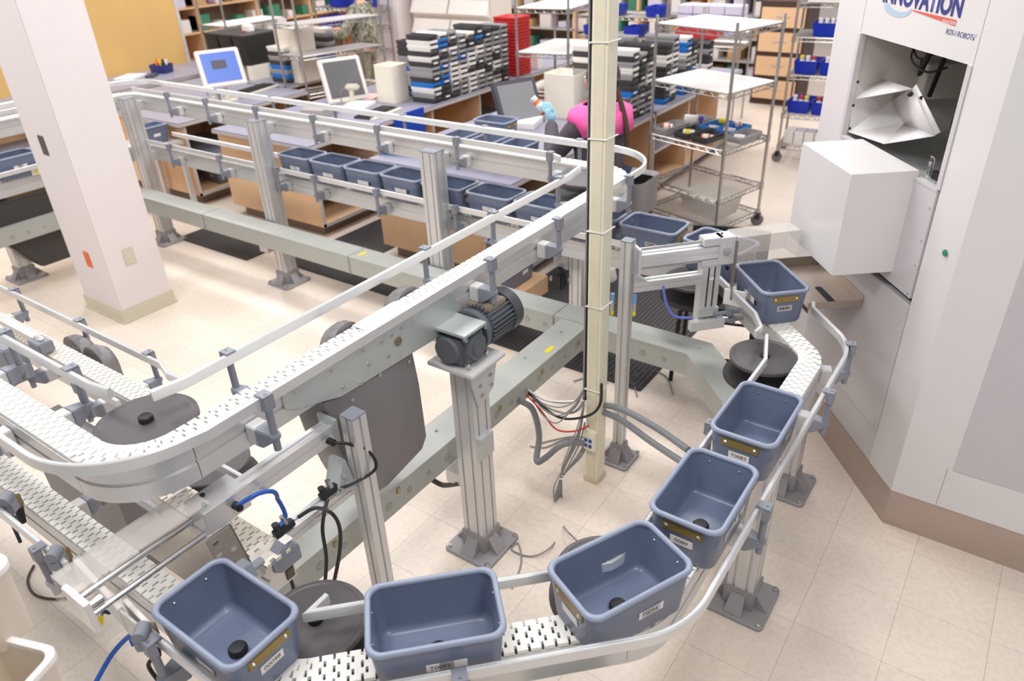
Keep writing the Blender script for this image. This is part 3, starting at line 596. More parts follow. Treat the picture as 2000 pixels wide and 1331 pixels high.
tri_ = MB().add([_A, _I, _H, _G2, _G1, _B], [(0, 1, 4), (1, 2, 3), (1, 3, 4), (0, 4, 5)]).build('chute_side', ROBW, rb, ang=5); plate('chute_side', [_G1, _G2, _F, _D]); plate('chute_lip', [_C, _D, _B]); plate('chute_floor', [_H, _F, _G2]); plate('chute_flange', [_D, fpt(1791, 165, -.06), fpt(1838, 258, -.06), _F])
for u_, v_ in ((1677, 160), (1661, 251), (1668, 206)):
    q = fpt(u_, v_, -.012); MB().cyl(q, (q[0], q[1]+.006, q[2]), .006, n=10).build('black_screw', BLK, rb)
for u_, v_, r_ in ((1778, 184, .011), (1799, 191, .007)):
    q = fpt(u_, v_, -.055); MB().sphere(q, r_, 10, 8).build('black_knob', BLK, rb)
for u0 in (.19, .965): rbx('panel_groove', mat('joint line', (150, 146, 146), .5), u0-.001, u0+.001, -.01, .0006, 1.85, H)
_u0, _u1, _z0, _z1 = fpt(1812, 140, -.3)[0], fpt(1728, 140, -.3)[0], fpt(1770, 185, -.3)[2], fpt(1770, 112, -.3)[2]
MB().box(_u0, _u1, -.5, -.3, _z0, _z1).build('camera_unit', mat('putty housing', (214, 206, 198), .5), rb, bevel=.004)
q = fpt(1742, 155, -.298); MB().box(q[0]-.02, q[0]+.02, -.3, -.297, q[2]-.012, q[2]+.012).build('red_sticker', mat('red sticker', (206, 62, 54), .5), rb)
for u_, v_ in ((1775, 138), (1797, 132)):
    q = fpt(u_, v_, -.298); MB().lathe([(.034, 0), (.034, .008), (.026, .01), (.022, .004), (.018, .01), (.012, .004), (.004, .01)], 24, M=frame(q, (1, 0, 0), (0, 0, 1), (0, 1, 0))).build('fan_grille', BLK, rb)
MB().cyl((.24, -.1, 1.84), (.42, -.16, 1.64), .014, n=10).build('strut', BLK, rb)
MB().cyl((.86, -.3, 1.6), (.72, -.25, 1.86), .01, n=10).build('strut', BLK, rb)
MB().cyl((.8, -.2, 1.72), (.74, -.2, 1.86), .012, n=10).build('strut', BLK, rb)
for k, pts in enumerate((((.25, -.05, 1.62), (.3, -.06, 1.66), (.34, -.08, 1.63), (.34, -.09, 1.56), (.28, -.06, 1.53)), ((.74, -.12, 1.84), (.72, -.1, 1.78), (.66, -.14, 1.74), (.63, -.2, 1.76)), ((.9, -.2, 1.8), (.84, -.2, 1.76), (.78, -.22, 1.78), (.7, -.2, 1.84)), ((.23, -.04, 1.5), (.2, -.02, 1.45), (.215, -.02, 1.38)))):
    MB().tube(smooth(pts, 6), .0045, 8).build('bay_cable', CABLEB, rb)
MB().box(.28, .42, -.12, -.03, 1.413, 1.42).build('sensor_plate', STEEL, rb); 
sen = MB().cyl((.37, -.06, 1.42), (.37, -.06, 1.475), .009, n=12).build('sensor', CHROME, rb); MB().box(.29, .34, -.07, -.05, 1.42, 1.45).build('sensor_mount', BLK, rb, bevel=.002)
MB().tube(smooth([(.37, -.06, 1.475), (.365, -.05, 1.495), (.34, -.05, 1.49), (.335, -.05, 1.46)], 5), .003, 6).build('sensor_lead', CABLE, sen)
# lettering on the header
NAVY = mat('navy lettering', (58, 62, 130), .5); REDL = mat('red swoosh', (214, 96, 88), .5); PALE = mat('pale blue swoosh', (176, 192, 212), .5)
TX = lambda u, z, y=.0012: frame((u, y, z), (-1, 0, 0), (0, 0, 1), (0, 1, 0))
text('INNOVATION', .098, NAVY, rb, TX(.578, 2.012) @ Matrix.Diagonal((.84, .92, 1, 1)), bold=.004)
MB().add([(.62, .001, 1.976), (.335, .001, 1.973), (.335, .001, 1.954), (.61, .001, 1.972)], [(0, 1, 2, 3)]).build('lettering_bar', REDL, rb)
text('associates', .02, PAPER, rb, TX(.372, 1.964, .0018))
text('RDS-I ROBOTx', .025, NAVY, rb, TX(.30, 1.932), shear=.25)
text('TM', .008, NAVY, rb, TX(.215, 1.94))
sw_o = [(.735+.0*i, 0) for i in range(0)]
outer = [(.72-.17*math.cos(t)*.6+.0, 1.975-.035*math.sin(t)) for t in [math.pi*i/12 for i in range(13)]]; inner = [(.705-.14*math.cos(t)*.55, 1.982-.022*math.sin(t)) for t in [math.pi*i/12 for i in range(13)]]
MB().add([(u, .001, z) for u, z in outer]+[(u, .001, z) for u, z in inner], [(i, i+1, 14+i, 13+i) for i in range(12)]).build('lettering_swoosh', PALE, rb)
# stainless tray in front of the cabinet
tr = thing('steel_tray', 'shallow stainless tray fixed between the cabinet and the T0053 tote', 'tray', K, RB)
MB().box(.5, .93, .01, .25, .80, .803).build('tray_base', STAIN, tr); MB().box(.5, .93, .005, .01, .80, .85).build('tray_wall', STAIN, tr); MB().box(.497, .5, .005, .25, .80, .83).build('tray_wall', STAIN, tr); MB().box(.93, .933, .005, .25, .80, .85).build('tray_wall', STAIN, tr)
MB().box(.505, .925, .24, .245, .775, .80).build('tray_lip', STAIN, tr); MB().lathe([(.001, 0), (.016, 0), (.016, .0015), (.001, .0015)], 16, (.68, .12, .803)).build('slot', BLK, tr); MB().box(.55, .69, .104, .136, .8025, .8042).build('slot', BLK, tr); MB().box(.7, .74, .1, .14, .7, .8).build('tray_leg', STAIN, tr)
# ================================================================ pneumatic pushers
def slot_bar(x0, x1, hy, z0, z1, m, name, parent):
    """extrusion along local x with two grooves on top and sides"""
    w = (z1-z0); pr = [(-hy, z0), (-hy, z0+w*.42), (-hy+.004, z0+w*.42), (-hy+.004, z0+w*.58), (-hy, z0+w*.58), (-hy, z1), (-hy*.35, z1), (-hy*.35, z1-.004), (hy*.35, z1-.004), (hy*.35, z1), (hy, z1), (hy, z0+w*.58), (hy-.004, z0+w*.58), (hy-.004, z0+w*.42), (hy, z0+w*.42), (hy, z0)]
    return MB().sweep(pr, [(x0, 0, 0), (x1, 0, 0)]).build(name, m, parent)
BRT = mat('bright aluminium', (222, 222, 224), .3, .55, .04, 10)
pu = thing('pneumatic_pusher', 'pneumatic pusher with steel rods and clear guard at bottom left', 'pusher', (-1.215, -1.505, 0), -math.pi/2)
# local x points to -Y of the room, local y to +X
slot_bar(.03, .36, .024, .845, .905, BRT, 'cylinder_body', pu)
MB().box(.024, .036, -.04, .04, .84, .93).build('end_plate', STEEL, pu, bevel=.002)
blk = MB().box(.36, .50, -.055, .034, .838, .915).build('carriage_block', BRT, pu, bevel=.003)
MB().box(.43, .505, -.06, .036, .80, .84).build('carriage_base', BRT, pu, bevel=.002)
for x, y in ((.455, -.03), (.475, .005)): MB().cyl((x, y, .914), (x, y, .921), .007, n=12).build('cap_screw', RUB, blk)
for y in (-.035, .02): MB().cyl((.5, y, .86-.02*(y > 0)), (.82, y, .86-.02*(y > 0)), .009, n=14).build('guide_rod', CHROME, pu)
MB().box(.815, .83, -.06, .045, .79, .90).build('head_plate', BRT, pu, bevel=.002); MB().cyl((.78, .01, .86), (.815, .01, .86), .014, n=16).build('lock_nut', CHROME, pu)
g = MB().box(.47, .835, -.075, -.07, .85, .935).box(.47, .835, -.075, .03, .93, .935).build('clear_guard', CLEAR, pu)
MB().add([(.835, -.02, .80), (.835, -.1, .80), (.855, -.13, .935), (.845, -.03, .935)], [(0, 1, 2, 3)]).build('guard_wing', CLEAR, pu)
plt = MB().box(.44, .52, .04, .046, .66, .835).box(.44, .446, .01, .046, .66, .835).build('mounting_plate', STAIN, pu, bevel=.001)
for x, z in ((.46, .80), (.50, .815), (.465, .755), (.505, .77), (.47, .70)): MB().cyl((x, .046, z), (x, .054, z), .0095, n=6).build('hex_bolt', CHROME, plt)
MB().box(.455, .5, .05, .09, .655, .71).cyl((.42, .075, .68), (.47, .075, .68), .012, n=12).build('hinge_block', GRYP, pu, bevel=.003)
slot_bar(.02, .36, .022, .60, .645, ALU, 'lower_beam', pu)
MB().box(.36, .56, .0, .05, .60, .645).build('lower_beam', ALU, pu, bevel=.001)
ab = MB().prism([(.028, .62), (.11, .645), (.1, .66), (.045, .75), (.028, .75)], -.03, .03, frame((0, 0, 0), (1, 0, 0), (0, 0, 1), (0, -1, 0))).build('corner_bracket', STEEL, pu, bevel=.002)
for x, z in ((.06, .70), (.09, .66)): MB().cyl((x, .028, z), (x, .036, z), .008, n=6).build('bolt', CHROME, ab)
for x, z in ((.12, .66), (.30, .655)):
    v = MB().box(x-.035, x+.035, .0, .022, z-.005, z+.02).build('valve_body', RUB, pu, bevel=.003)
    MB().cyl((x-.012, .011, z+.018), (x-.012, .011, z+.048), .009, n=12).build('flow_screw', CHROME, v); MB().cyl((x+.018, .011, z+.018), (x+.018, .011, z+.04), .011, n=12).build('flow_knob', RUB, v)
f1 = MB().cyl((.41, .036, .88), (.41, .06, .88), .011, n=12).cyl((.41, .06, .88), (.41, .066, .88), .007, n=6).build('elbow_fitting', RUB, pu); MB().cyl((.06, .026, .865), (.06, .05, .865), .011, n=12).build('elbow_fitting', RUB, pu)
MB().tube(smooth([(.41, .05, .885), (.36, .075, .90), (.31, .075, .87), (.285, .04, .79), (.28, .015, .70), (.31, .011, .68)], 8), .0065, 10).build('blue_air_hose', BLUE, pu)
MB().tube(smooth([(.06, .045, .865), (.03, .085, .855), (-.02, .1, .79), (-.02, .09, .70), (.05, .04, .66), (.1, .02, .665)], 8), .005, 8).build('black_air_hose', CABLEB, pu)
sn = MB().prism([(.30, .575), (.30, .63), (.345, .66), (.40, .63), (.40, .60), (.37, .575)], .024, .07, frame((0, 0, 0), (1, 0, 0), (0, 0, 1), (0, -1, 0)) @ Matrix.Diagonal((1, 1, -1, 1))).build('sensor_holder', GRYP, pu, bevel=.004)
MB().box(.31, .34, .03, .06, .655, .657).build('sticker', PAPER, sn)
MB().box(.335, .365, .04, .07, .535, .575).build('photo_sensor', mat('dark bronze sensor', (92, 84, 70), .4, .2), pu, bevel=.003)
MB().tube(smooth([(.35, .055, .535), (.35, .06, .48), (.37, .06, .40), (.4, .05, .3)], 6), .0055, 8).build('sensor_cable', CABLEB, pu)
for k, pts in enumerate((((.14, .02, .655), (.2, .05, .6), (.22, .06, .48), (.28, .07, .33)), ((.25, .02, .67), (.2, .06, .69), (.17, .09, .62), (.19, .09, .5), (.27, .08, .32)))): MB().tube(smooth(pts, 7), .006, 8).build('black_air_hose', CABLEB, pu)
def remap(z): return z+.155 if z <= .66 else (z+.1 if z >= .84 else z+.155-.055*(z-.66)/.18)
for o_ in [c for c in pu.children]+[g for c in pu.children for g in c.children]:
    for v_ in o_.data.vertices: v_.co.y -= .08 if v_.co.z > .8 else (.03 if v_.co.z < .66 else .03+.05*(v_.co.z-.66)/.14); v_.co.z = remap(v_.co.z)
# steel slide between the two lower belts
sl = thing('steel_slide', 'polished steel transfer plate between the two lower left belts', 'slide plate')
MB().box(-1.62, -1.2, -2.075, -1.935, .792, .796).build('plate', STAIN, sl); MB().box(-1.62, -1.2, -1.935, -1.93, .775, .796).build('fold', STAIN, sl)
# white paddles on the outside rail of the left belt
pdl = thing('flap_gate', 'white plastic flap gate on the outer rail at bottom left', 'gate')
A, B_ = at(148, 1108, z=.86), at(235, 1205, z=.86)
def slab(p, q, z0, z1, th): 
    d = (q-p); n = Vector((-d.y, d.x, 0)).normalized()*th; c4 = (p, q, q+n, p+n); return MB().add([(c.x, c.y, z) for z in (z0, z1) for c in c4], [(0, 3, 2, 1), (4, 5, 6, 7), (0, 1, 5, 4), (1, 2, 6, 5), (2, 3, 7, 6), (3, 0, 4, 7)])
slab(A, B_, .80, .885, .014).build('flap', PAPER, pdl, bevel=.002); slab(at(240, 1178, z=.86), at(285, 1225, z=.86), .80, .87, .012).build('flap', PAPER, pdl, bevel=.002)
slab(at(232, 1200, z=.86), at(280, 1240, z=.86), .79, .88, .006).build('hinge_leaf', STEEL, pdl)
def sensor(label, u, v, z, tail):
    p = at(u, v, z=z); t = thing('photo_eye', label, 'sensor', p, math.radians(-50), 'photo eyes on the rails')
    MB().box(-.02, .02, -.02, .02, -.02, .022).build('holder', GRYP, t, bevel=.005); MB().cyl((-.02, 0, .03), (.02, 0, .03), .018, n=14).build('swivel', GRYP, t)
    MB().box(-.045, -.018, -.014, .014, -.03, .012).build('eye', mat('amber eye', (120, 98, 60), .3, .1), t, bevel=.002); MB().cyl((-.032, 0, -.03), (-.02, 0, -.085), .014, .01, 12).build('cable_boot', RUB, t)
    L = Matrix.Rotation(math.radians(50), 4, 'Z'); pts = [Vector((-.02, 0, -.08))]+[L @ (at(a, b, z=zz)-p) for a, b, zz in tail]
    MB().tube(smooth(pts, 7), .0055, 8).build('lead', CABLEB, t); return t
s1 = sensor('dark photo eye with cable clamped to the left outer rail', 113, 1098, .86, ((135, 1150, .7), (175, 1185, .68), (215, 1198, .67)))
q = at(198, 1190, z=.67); cn = thing('cable_connector', 'yellow and silver plug connector hanging by the bottom left rail', 'connector', q, math.radians(-33)); MB().cyl((-.03, 0, .0), (.0, 0, 0), .009, n=12).build('shell', RUB, cn); MB().cyl((0, 0, 0), (.035, 0, 0), .0075, n=12).build('collar', CHROME, cn); MB().cyl((.035, 0, 0), (.055, 0, 0), .0085, n=12).build('sleeve', YEL, cn)
s2 = sensor('photo eye with orange light beside the bottom left tote', 283, 1252, .86, ((290, 1300, .75), (310, 1331, .7)))
s3 = sensor('photo eye bracket at the far left edge rail', 18, 990, .86, ((20, 1010, .75), (40, 1060, .7)))
cable('grey_cable', 'brown cable looping on the floor at bottom left', [(66, 1105, 'z', .006), (54, 1135, 'z', .006), (70, 1163, 'z', .006), (120, 1170, 'z', .006), (190, 1152, 'z', .006)], .005, mat('brown cable', (84, 70, 64), .5))
cable('blue_hose', 'blue air hose curving to the floor at bottom left', [(272, 1233, 'z', .7), (250, 1245, 'z', .65), (218, 1280, 'z', .6), (186, 1335, 'z', .55)], .007, BLUE, 'hose')
cable('blue_hose', 'short blue hose end crossing the long blue hose at bottom left', [(257, 1218, 'z', .72), (256, 1245, 'z', .66), (262, 1262, 'z', .64)], .007, BLUE, 'hose')
# second pusher, at 45 degrees
p2 = thing('pneumatic_pusher', 'pneumatic pusher with clear guard box beside the slim post', 'pusher', (pd.location.x, pd.location.y, 0), math.radians(47))
slot_bar(.05, .40, .024, 1.03, 1.085, BRT, 'cylinder_body', p2)
MB().box(.038, .05, -.035, .035, 1.0, 1.115).build('end_plate', LGRY, p2, bevel=.001)
for z in (1.105, 1.015): MB().cyl((.045, -.0, z), (.36, -.0, z), .0065, n=12).build('guide_rod', CHROME, p2)
MB().box(.33, .42, -.03, .03, 1.09, 1.125).build('bearing_block', LGRY, p2, bevel=.002); MB().box(.33, .42, -.03, .03, .998, 1.025).build('bearing_block', LGRY, p2, bevel=.002)
hp_ = MB().box(.40, .47, -.036, .036, 1.0, 1.125).build('head_block', LGRY, p2, bevel=.002); MB().cyl((.43, -.036, 1.065), (.43, -.05, 1.065), .016, n=8).build('lock_nut', CHROME, hp_)
for x in (.41, .425): MB().cyl((x, -.02+.03*(x > .42), 1.125), (x, -.02+.03*(x > .42), 1.13), .005, n=8).build('cap_screw', RUB, hp_)
MB().box(.47, .76, -.05, -.047, 1.0, 1.125).box(.47, .76, .047, .05, 1.0, 1.125).box(.47, .76, -.05, .05, 1.122, 1.125).box(.757, .76, -.05, .05, 1.0, 1.125).build('clear_guard', CLEAR, p2)
MB().box(.47, .475, -.05, -.03, .83, 1.11).build('guard_leg', STAIN, p2)
slot_bar(.026, .34, .022, .915, .96, ALU, 'lower_beam', p2)
MB().prism([(.026, .96), (.09, .96), (.026, 1.0)], -.02, .02, frame((0, 0, 0), (1, 0, 0), (0, 0, 1), (0, -1, 0))).build('corner_bracket', STEEL, p2)
up2 = MB().box(.335, .42, -.026, .026, .72, 1.0).build('upright', ALU, p2, bevel=.001); MB().box(.362, .368, -.0275, -.025, .72, .99).build('slot', DARK, up2); MB().box(.39, .396, -.0275, -.025, .72, .99).build('slot', DARK, up2); MB().box(.372, .39, -.028, -.026, .93, .94).build('sticker', PAPER, up2)
MB().box(.29, .45, -.06, -.025, .70, .745).build('base_block', LGRY, p2, bevel=.002); MB().box(.33, .42, -.045, -.026, .76, .80).build('angle', STEEL, p2); 
for k in (0, 1): MB().cyl((.40, -.05, .77-.04*k), (.52+.02*k, -.05, .77-.04*k), .01, n=12).build('stub_rod', GRYP, p2); MB().box(.455+.02*k, .48+.02*k, -.066, -.034, .755-.04*k, .79-.04*k).build('rod_clamp', GRYP, p2, bevel=.004)
slab(Vector((.45, -.02, 0)), Vector((.66, -.22, 0)), .80, .875, .012).build('flap', PAPER, p2, bevel=.002)
MB().tube(smooth([(.16, -.02, .93), (.18, -.03, .84), (.22, -.04, .78), (.30, -.045, .765)], 8), .006, 8).build('blue_air_hose', mat('periwinkle hose', (104, 120, 206), .4), p2)
for dx, dz in ((.0, 0), (-.1, .02)):
    rg = MB().cyl((.03+dx, -.03, .87+dz), (.03+dx, -.03, .91+dz), .009, n=12).build('hose_coupling', mat('pale blue coupling', (122, 160, 206), .35), p2); MB().cyl((.03+dx, -.03, .83+dz), (.03+dx, -.03, .87+dz), .0075, n=12).build('silver_collar', CHROME, rg); MB().cyl((.03+dx, -.03, .81+dz), (.03+dx, -.03, .83+dz), .008, n=12).build('yellow_sleeve', YEL, rg)
# control box under the beige conveyor at left
cb = thing('control_box', 'grey control box and push button station beside the beige belt at far left', 'control box')
p = at(20, 690, z=.86); MB().box(-.09, .09, -.05, .03, -.1, .06).build('housing', GRYP, cb, p, bevel=.006)
p = at(80, 672, z=.84); b2 = MB().box(-.05, .05, -.03, .03, -.03, .02).build('button_station', GRYP, cb, p, bevel=.004)
for s in (-.02, .02): MB().cyl((s, 0, .02), (s, 0, .03), .012, n=12).build('push_button', CHROME, b2)
MB().box(-.35, -.0, -.012, .018, .0, .025).build('support_bar', ALU, cb, p, rz=0)
p = at(95, 640, z=.8); 
for k, (u, v) in enumerate(((60, 605), (90, 625))):
    p = at(u, v, x=-2.95+.2*k); Bm = MB(); Bm.loft([[(x, y*kk, .06*0+z*kk) for y, z in [(.09*math.cos(t), .1*math.sin(t)) for t in [math.pi*i/10 for i in range(11)]]+[(-.09, -.08), (.09, -.08)]] for x, kk in ((-.0, 1), (.04, .95), (.07, .7))]); Bm.build('guard_hump', BIN, L2, (-2.95+.17*k, -1.55, .72), rz=math.pi/2, ang=50)
MB().prism([(-2.75, .66), (-2.1, .66), (-2.1, .2), (-2.5, .05), (-2.75, .3)], -1.9, -1.75, frame((0, 0, 0), (1, 0, 0), (0, 0, 1), (0, -1, 0)) @ Matrix.Diagonal((1, 1, -1, 1))).build('cabinet', BIN, cb)
# galvanised idler housing under the front conveyor
ih = thing('idler_housing', 'galvanised idler housing plates below the front rail of the T0094 bend', 'housing')
MB().prism([(-.03, .58), (.19, .58), (.19, .66), (.12, .685), (-.03, .685)], 0, .004, frame((-.35, -1.77, 0), (S2, S2, 0), (0, 0, 1), (S2, -S2, 0))).build('side_plate', STEEL, ih)
MB().prism([(.0, .30), (.17, .30), (.19, .58), (-.02, .58)], 0, .004, frame((-.345, -1.765, 0), (S2, S2, 0), (0, 0, 1), (S2, -S2, 0))).build('side_plate', STEEL, ih)
for a, z in ((.03, .62), (.15, .62), (.05, .5), (.15, .5)): MB().cyl((-.35+S2*(a+.005), -1.77+S2*(a-.005), z), (-.35+S2*(a+.012), -1.77+S2*(a-.012), z), .007, n=6).build('bolt', BRASS, ih)
# out of focus white bins right at the lens, bottom left corner
NB = mat('white bin plastic', (236, 230, 226), .5, 0, .03); NBI = mat('beige bin lining', (214, 202, 186), .6, 0, .04)
def near_bin(label, u, v, dist, sx, sy, h, rz):
    d = CR*((u-1000)/F)-CU*((v-665.5)/F)+CF; p = CAM+d*dist
    t = thing('white_bin', label, 'bin', p, math.radians(rz), 'white bins in the near corner')
    MB().loft([rrect(sx*.85, sy*.85, .02, -h, 5), rrect(sx, sy, .025, 0, 5), rrect(sx-.006, sy-.006, .022, 0, 5), rrect(sx*.85-.006, sy*.85-.006, .018, -h+.006, 5)]).build('body', NBI, t)
    MB().loft([rrect(sx+.004, sy+.004, .027, -.008, 5), rrect(sx+.004, sy+.004, .027, .004, 5), rrect(sx-.008, sy-.008, .022, .004, 5), rrect(sx-.008, sy-.008, .022, -.008, 5)], False, False).build('rim', NB, t); return t
near_bin('blurred white bin close to the lens in the bottom left corner', -28, 1325, 1.28, .085, .075, .16, 20)
near_bin('blurred white bin edge at the left border above the corner bin', -62, 1120, 1.3, .05, .045, .16, 15)
# ================================================================ counters
def counter(label, x0, x1, y0, y1, step=.74, goods=True):
    t = thing('work_counter', label, 'counter', group='maple work counters')
    MB().box(x0, x1, y0-.02, y1, .765, .797).build('worktop', TOPM, t); MB().box(x0-.004, x1+.03, y0-.05, y1, .762, .79).build('edge_band', EDGE, t, bevel=.004)
    MB().box(x0+.0, x1+.026, y0-.046, y1, .79, .8).build('laminate', TOPM, t)
    MB().box(x0, x1, y0, y0+.025, .1, .762).build('end_panel', WOOD, t); MB().box(x1, x1+.006, y0, y0+.027, .1, .762).build('edge_strip', EDGE, t)
    xm = (x0+x1)/2; MB().box(xm-.01, xm+.01, y0+.025, y1, .1, .762).build('back_panel', WOOD, t)
    MB().box(x0+.08, x1-.08, y0+.06, y1, 0, .1).build('toe_kick', mat('brown toe kick', (122, 106, 94), .6), t)
    MB().box(x0, x1, y0+.025, y1, .1, .125).build('bottom_shelf', WOOD, t); MB().box(x1, x1+.006, y0, y1, .098, .127).build('edge_strip', EDGE, t)
    y = y0+step; k = 0
    while y < y1:
        MB().box(xm, x1, y, y+.022, .125, .762).build('divider', WOOD, t); MB().box(x1, x1+.006, y, y+.022, .125, .762).build('edge_strip', EDGE, t)
        if k % 3 == 0:
            s = MB().box(xm, x1, y-step+.025, y, .42, .44).build('shelf', TOPM, t); MB().box(x1, x1+.005, y-step+.025, y, .418, .443).build('edge_strip', EDGE, s)
        y += step; k += 1
    return t
counter('maple counter at left with two stacked totes and a blue tray below', -7.9, -6.12, 1.12, 2.6)
counter('rear left counter under the black bins', -7.9, -6.54, 2.62, 3.8)
counter('middle maple counter carrying the big stacks of trays', -5.65, -4.44, 1.15, 5.4)
counter('right maple counter where the worker stands', -3.75, -2.49, 1.15, 3.3)
counter('right rear counter under the far tray stacks', -3.4, -2.49, 3.32, 5.4)
c0 = counter('far left counter with the tall maple panel behind', -9.0, -8.15, .2, 3.3)
wp = thing('maple_panel', 'tall yellow maple partition panel beside the white column', 'panel'); MB().box(-9.05, -9.0, -3, 3.15, .8, 2.6).build('board', WOODY, wp); MB().box(-9.052, -8.992, 3.15, 3.19, 0, 2.6).build('edge_post', ALU, wp); MB().box(-9.001, -8.998, 1.98, 1.984, .8, 2.6).build('joint', mat('panel joint', (150, 112, 60), .5), wp)
# floor mats
def floor_mat_(label, x0, x1, y0, y1, ribs):
    t = thing('floor_mat', label, 'mat', group='black floor mats'); MB().box(x0, x1, y0, y1, 0, .008).build('pad', MATM, t, bevel=.003)
    m = MB(); x = x0+.02
    while ribs and x < x1-.01: m.box(x, x+.012, y0+.02, y1-.02, .008, .012); x += .028
    if ribs: tag(m.build('ribs', mat('mat rib', (76, 70, 70), .65), t), kind='stuff')
floor_mat_('black ribbed floor mat under the worker by the slim post', -2.45, -1.17, .47, 2.6, True)
floor_mat_('black floor mat in the aisle between the middle and right counters', -4.36, -2.62, .62, 1.08, False)
floor_mat_('black floor mat running down the middle aisle', -4.36, -3.8, 1.1, 4.6, False)
floor_mat_('black floor mat in front of the left counter by the second post', -5.6, -4.66, .5, 1.05, False)
# ================================================================ trays
TRC = {'w': mat('white tray', (236, 231, 226), .45), 'g': mat('grey tray', (156, 154, 156), .45), 'k': mat('charcoal tray', (62, 60, 62), .45), 'b': mat('blue tray', (32, 118, 200), .4), 'r': mat('red basket', (196, 44, 46), .45), 'f': FROST}
TRN = {'w': 'white', 'g': 'grey', 'k': 'charcoal', 'b': 'bright blue', 'r': 'red', 'f': 'frosted'}
HOLE = mat('tray end slot', (44, 42, 44), .6)
def tray_mesh(m, hx, hy, h):
    M = MB().loft([rrect(hx*.93, hy*.9, .012, 0, 2), rrect(hx*.97, hy*.95, .012, h*.55, 2), rrect(hx, hy, .014, h*.58, 2), rrect(hx, hy, .014, h, 2), rrect(hx-.006, hy-.006, .01, h, 2), rrect(hx*.92-.006, hy*.88-.006, .01, .006, 2)])
    return M.mesh('tray', m)
TH = .047
TM = {c: tray_mesh(TRC[c], .145, .062, TH) for c in 'wgkb'}
LBL = MB().box(.1452, .1462, -.03, .03, TH*.62, TH*.95).mesh('end_label', PAPER)
SLT = MB().box(.138, .1405, -.045, .045, TH*.12, TH*.45).mesh('end_slot', HOLE)
ORD = ['first', 'second', 'third', 'fourth', 'fifth', 'sixth', 'seventh', 'eighth', 'ninth', 'tenth', 'eleventh', 'twelfth', 'thirteenth', 'fourteenth', 'fifteenth', 'sixteenth', 'seventeenth', 'eighteenth', 'nineteenth', 'twentieth']
def tray_stack(x, y, z, cols, where, rz=0, detail=True):
    n = len(cols)
    for i, c in enumerate(cols):
        o = obj('tray', TM[c], None, (x, y, z+i*TH*.98), rz)
        tag(o, '%s tray, %s from top, %s' % (TRN[c], ORD[n-1-i], where), 'tray', 'stacked dispensing trays')
        if detail: obj('end_slot', SLT, o); (i*7+int(y*50)) % 3 == 0 and obj('end_label', LBL, o)
random.seed(11)
first = list('kgwbkggkwkwwk')
def rnd(n, wts='wwgggkkkb'): 
    out = []
    while len(out) < n:
        out += [random.choice(wts)]*random.choice((1, 1, 2))
    return out[:n]
for k in range(9):
    tray_stack(-4.585, 2.755+k*.138, .8, first if k == 0 else rnd(12+(k in (1, 2, 5))), '%s front stack on middle counter' % ORD[k])
for k in range(6):
    tray_stack(-4.89, 2.80+.14+k*.138, .8, rnd(11), '%s back row stack on middle counter' % ORD[k], detail=False)
for k, y in enumerate((2.98, 3.12, 3.26, 3.62, 3.76, 4.05, 4.19)):
    tray_stack(-2.66, y, .8, rnd((12, 11, 12, 11, 12, 11, 10)[k], 'wgggkkkkb'), '%s stack on right counter behind worker' % ORD[k])
for k, y in enumerate((3.05, 3.6)): tray_stack(-2.98, y, .8, rnd(12, 'wkkgg'), '%s inner stack on right counter' % ORD[k], detail=False)
tray_stack(-6.72, 2.83, .8, list('kbgbkgkw'), 'small stack beside blue monitor', detail=False); tray_stack(-6.55, 3.3, .8, list('kgbbbgkgkgw'), 'stack behind left wire rack', detail=False)
RM = tray_mesh(TRC['r'], .15, .14, .034)
for i in range(18): tag(obj('basket', RM, None, (-4.6, 4.22, .8+i*.0325)), 'red shallow basket, %s from the bottom of the tall red stack' % ORD[i], 'basket', 'red baskets')
def frost_stack(x, y, hx, hy, n, h, where):
    fm = MB().loft([rrect(hx*.985, hy*.985, .02, 0, 3), rrect(hx, hy, .022, .05, 3), rrect(hx-.006, hy-.006, .02, .05, 3), rrect(hx*.97-.006, hy*.97-.006, .018, .006, 3)]).mesh('frosted_tray', FROST)
    for i in range(n): tag(obj('frosted_tray', fm, None, (x, y, .8+i*(h-.045)/(n-1))), 'frosted plastic tray, %s from the bottom of %s' % (ORD[i], where), 'tray', 'nested frosted trays')
frost_stack(-6.62, 2.98, .17, .14, 20, .55, 'the tall nest behind the left wire rack')
frost_stack(-4.93, 2.66, .12, .11, 14, .33, 'the nest left of the coloured trays')
frost_stack(-3.12, 2.90, .15, .14, 14, .35, 'the nest beside the worker')
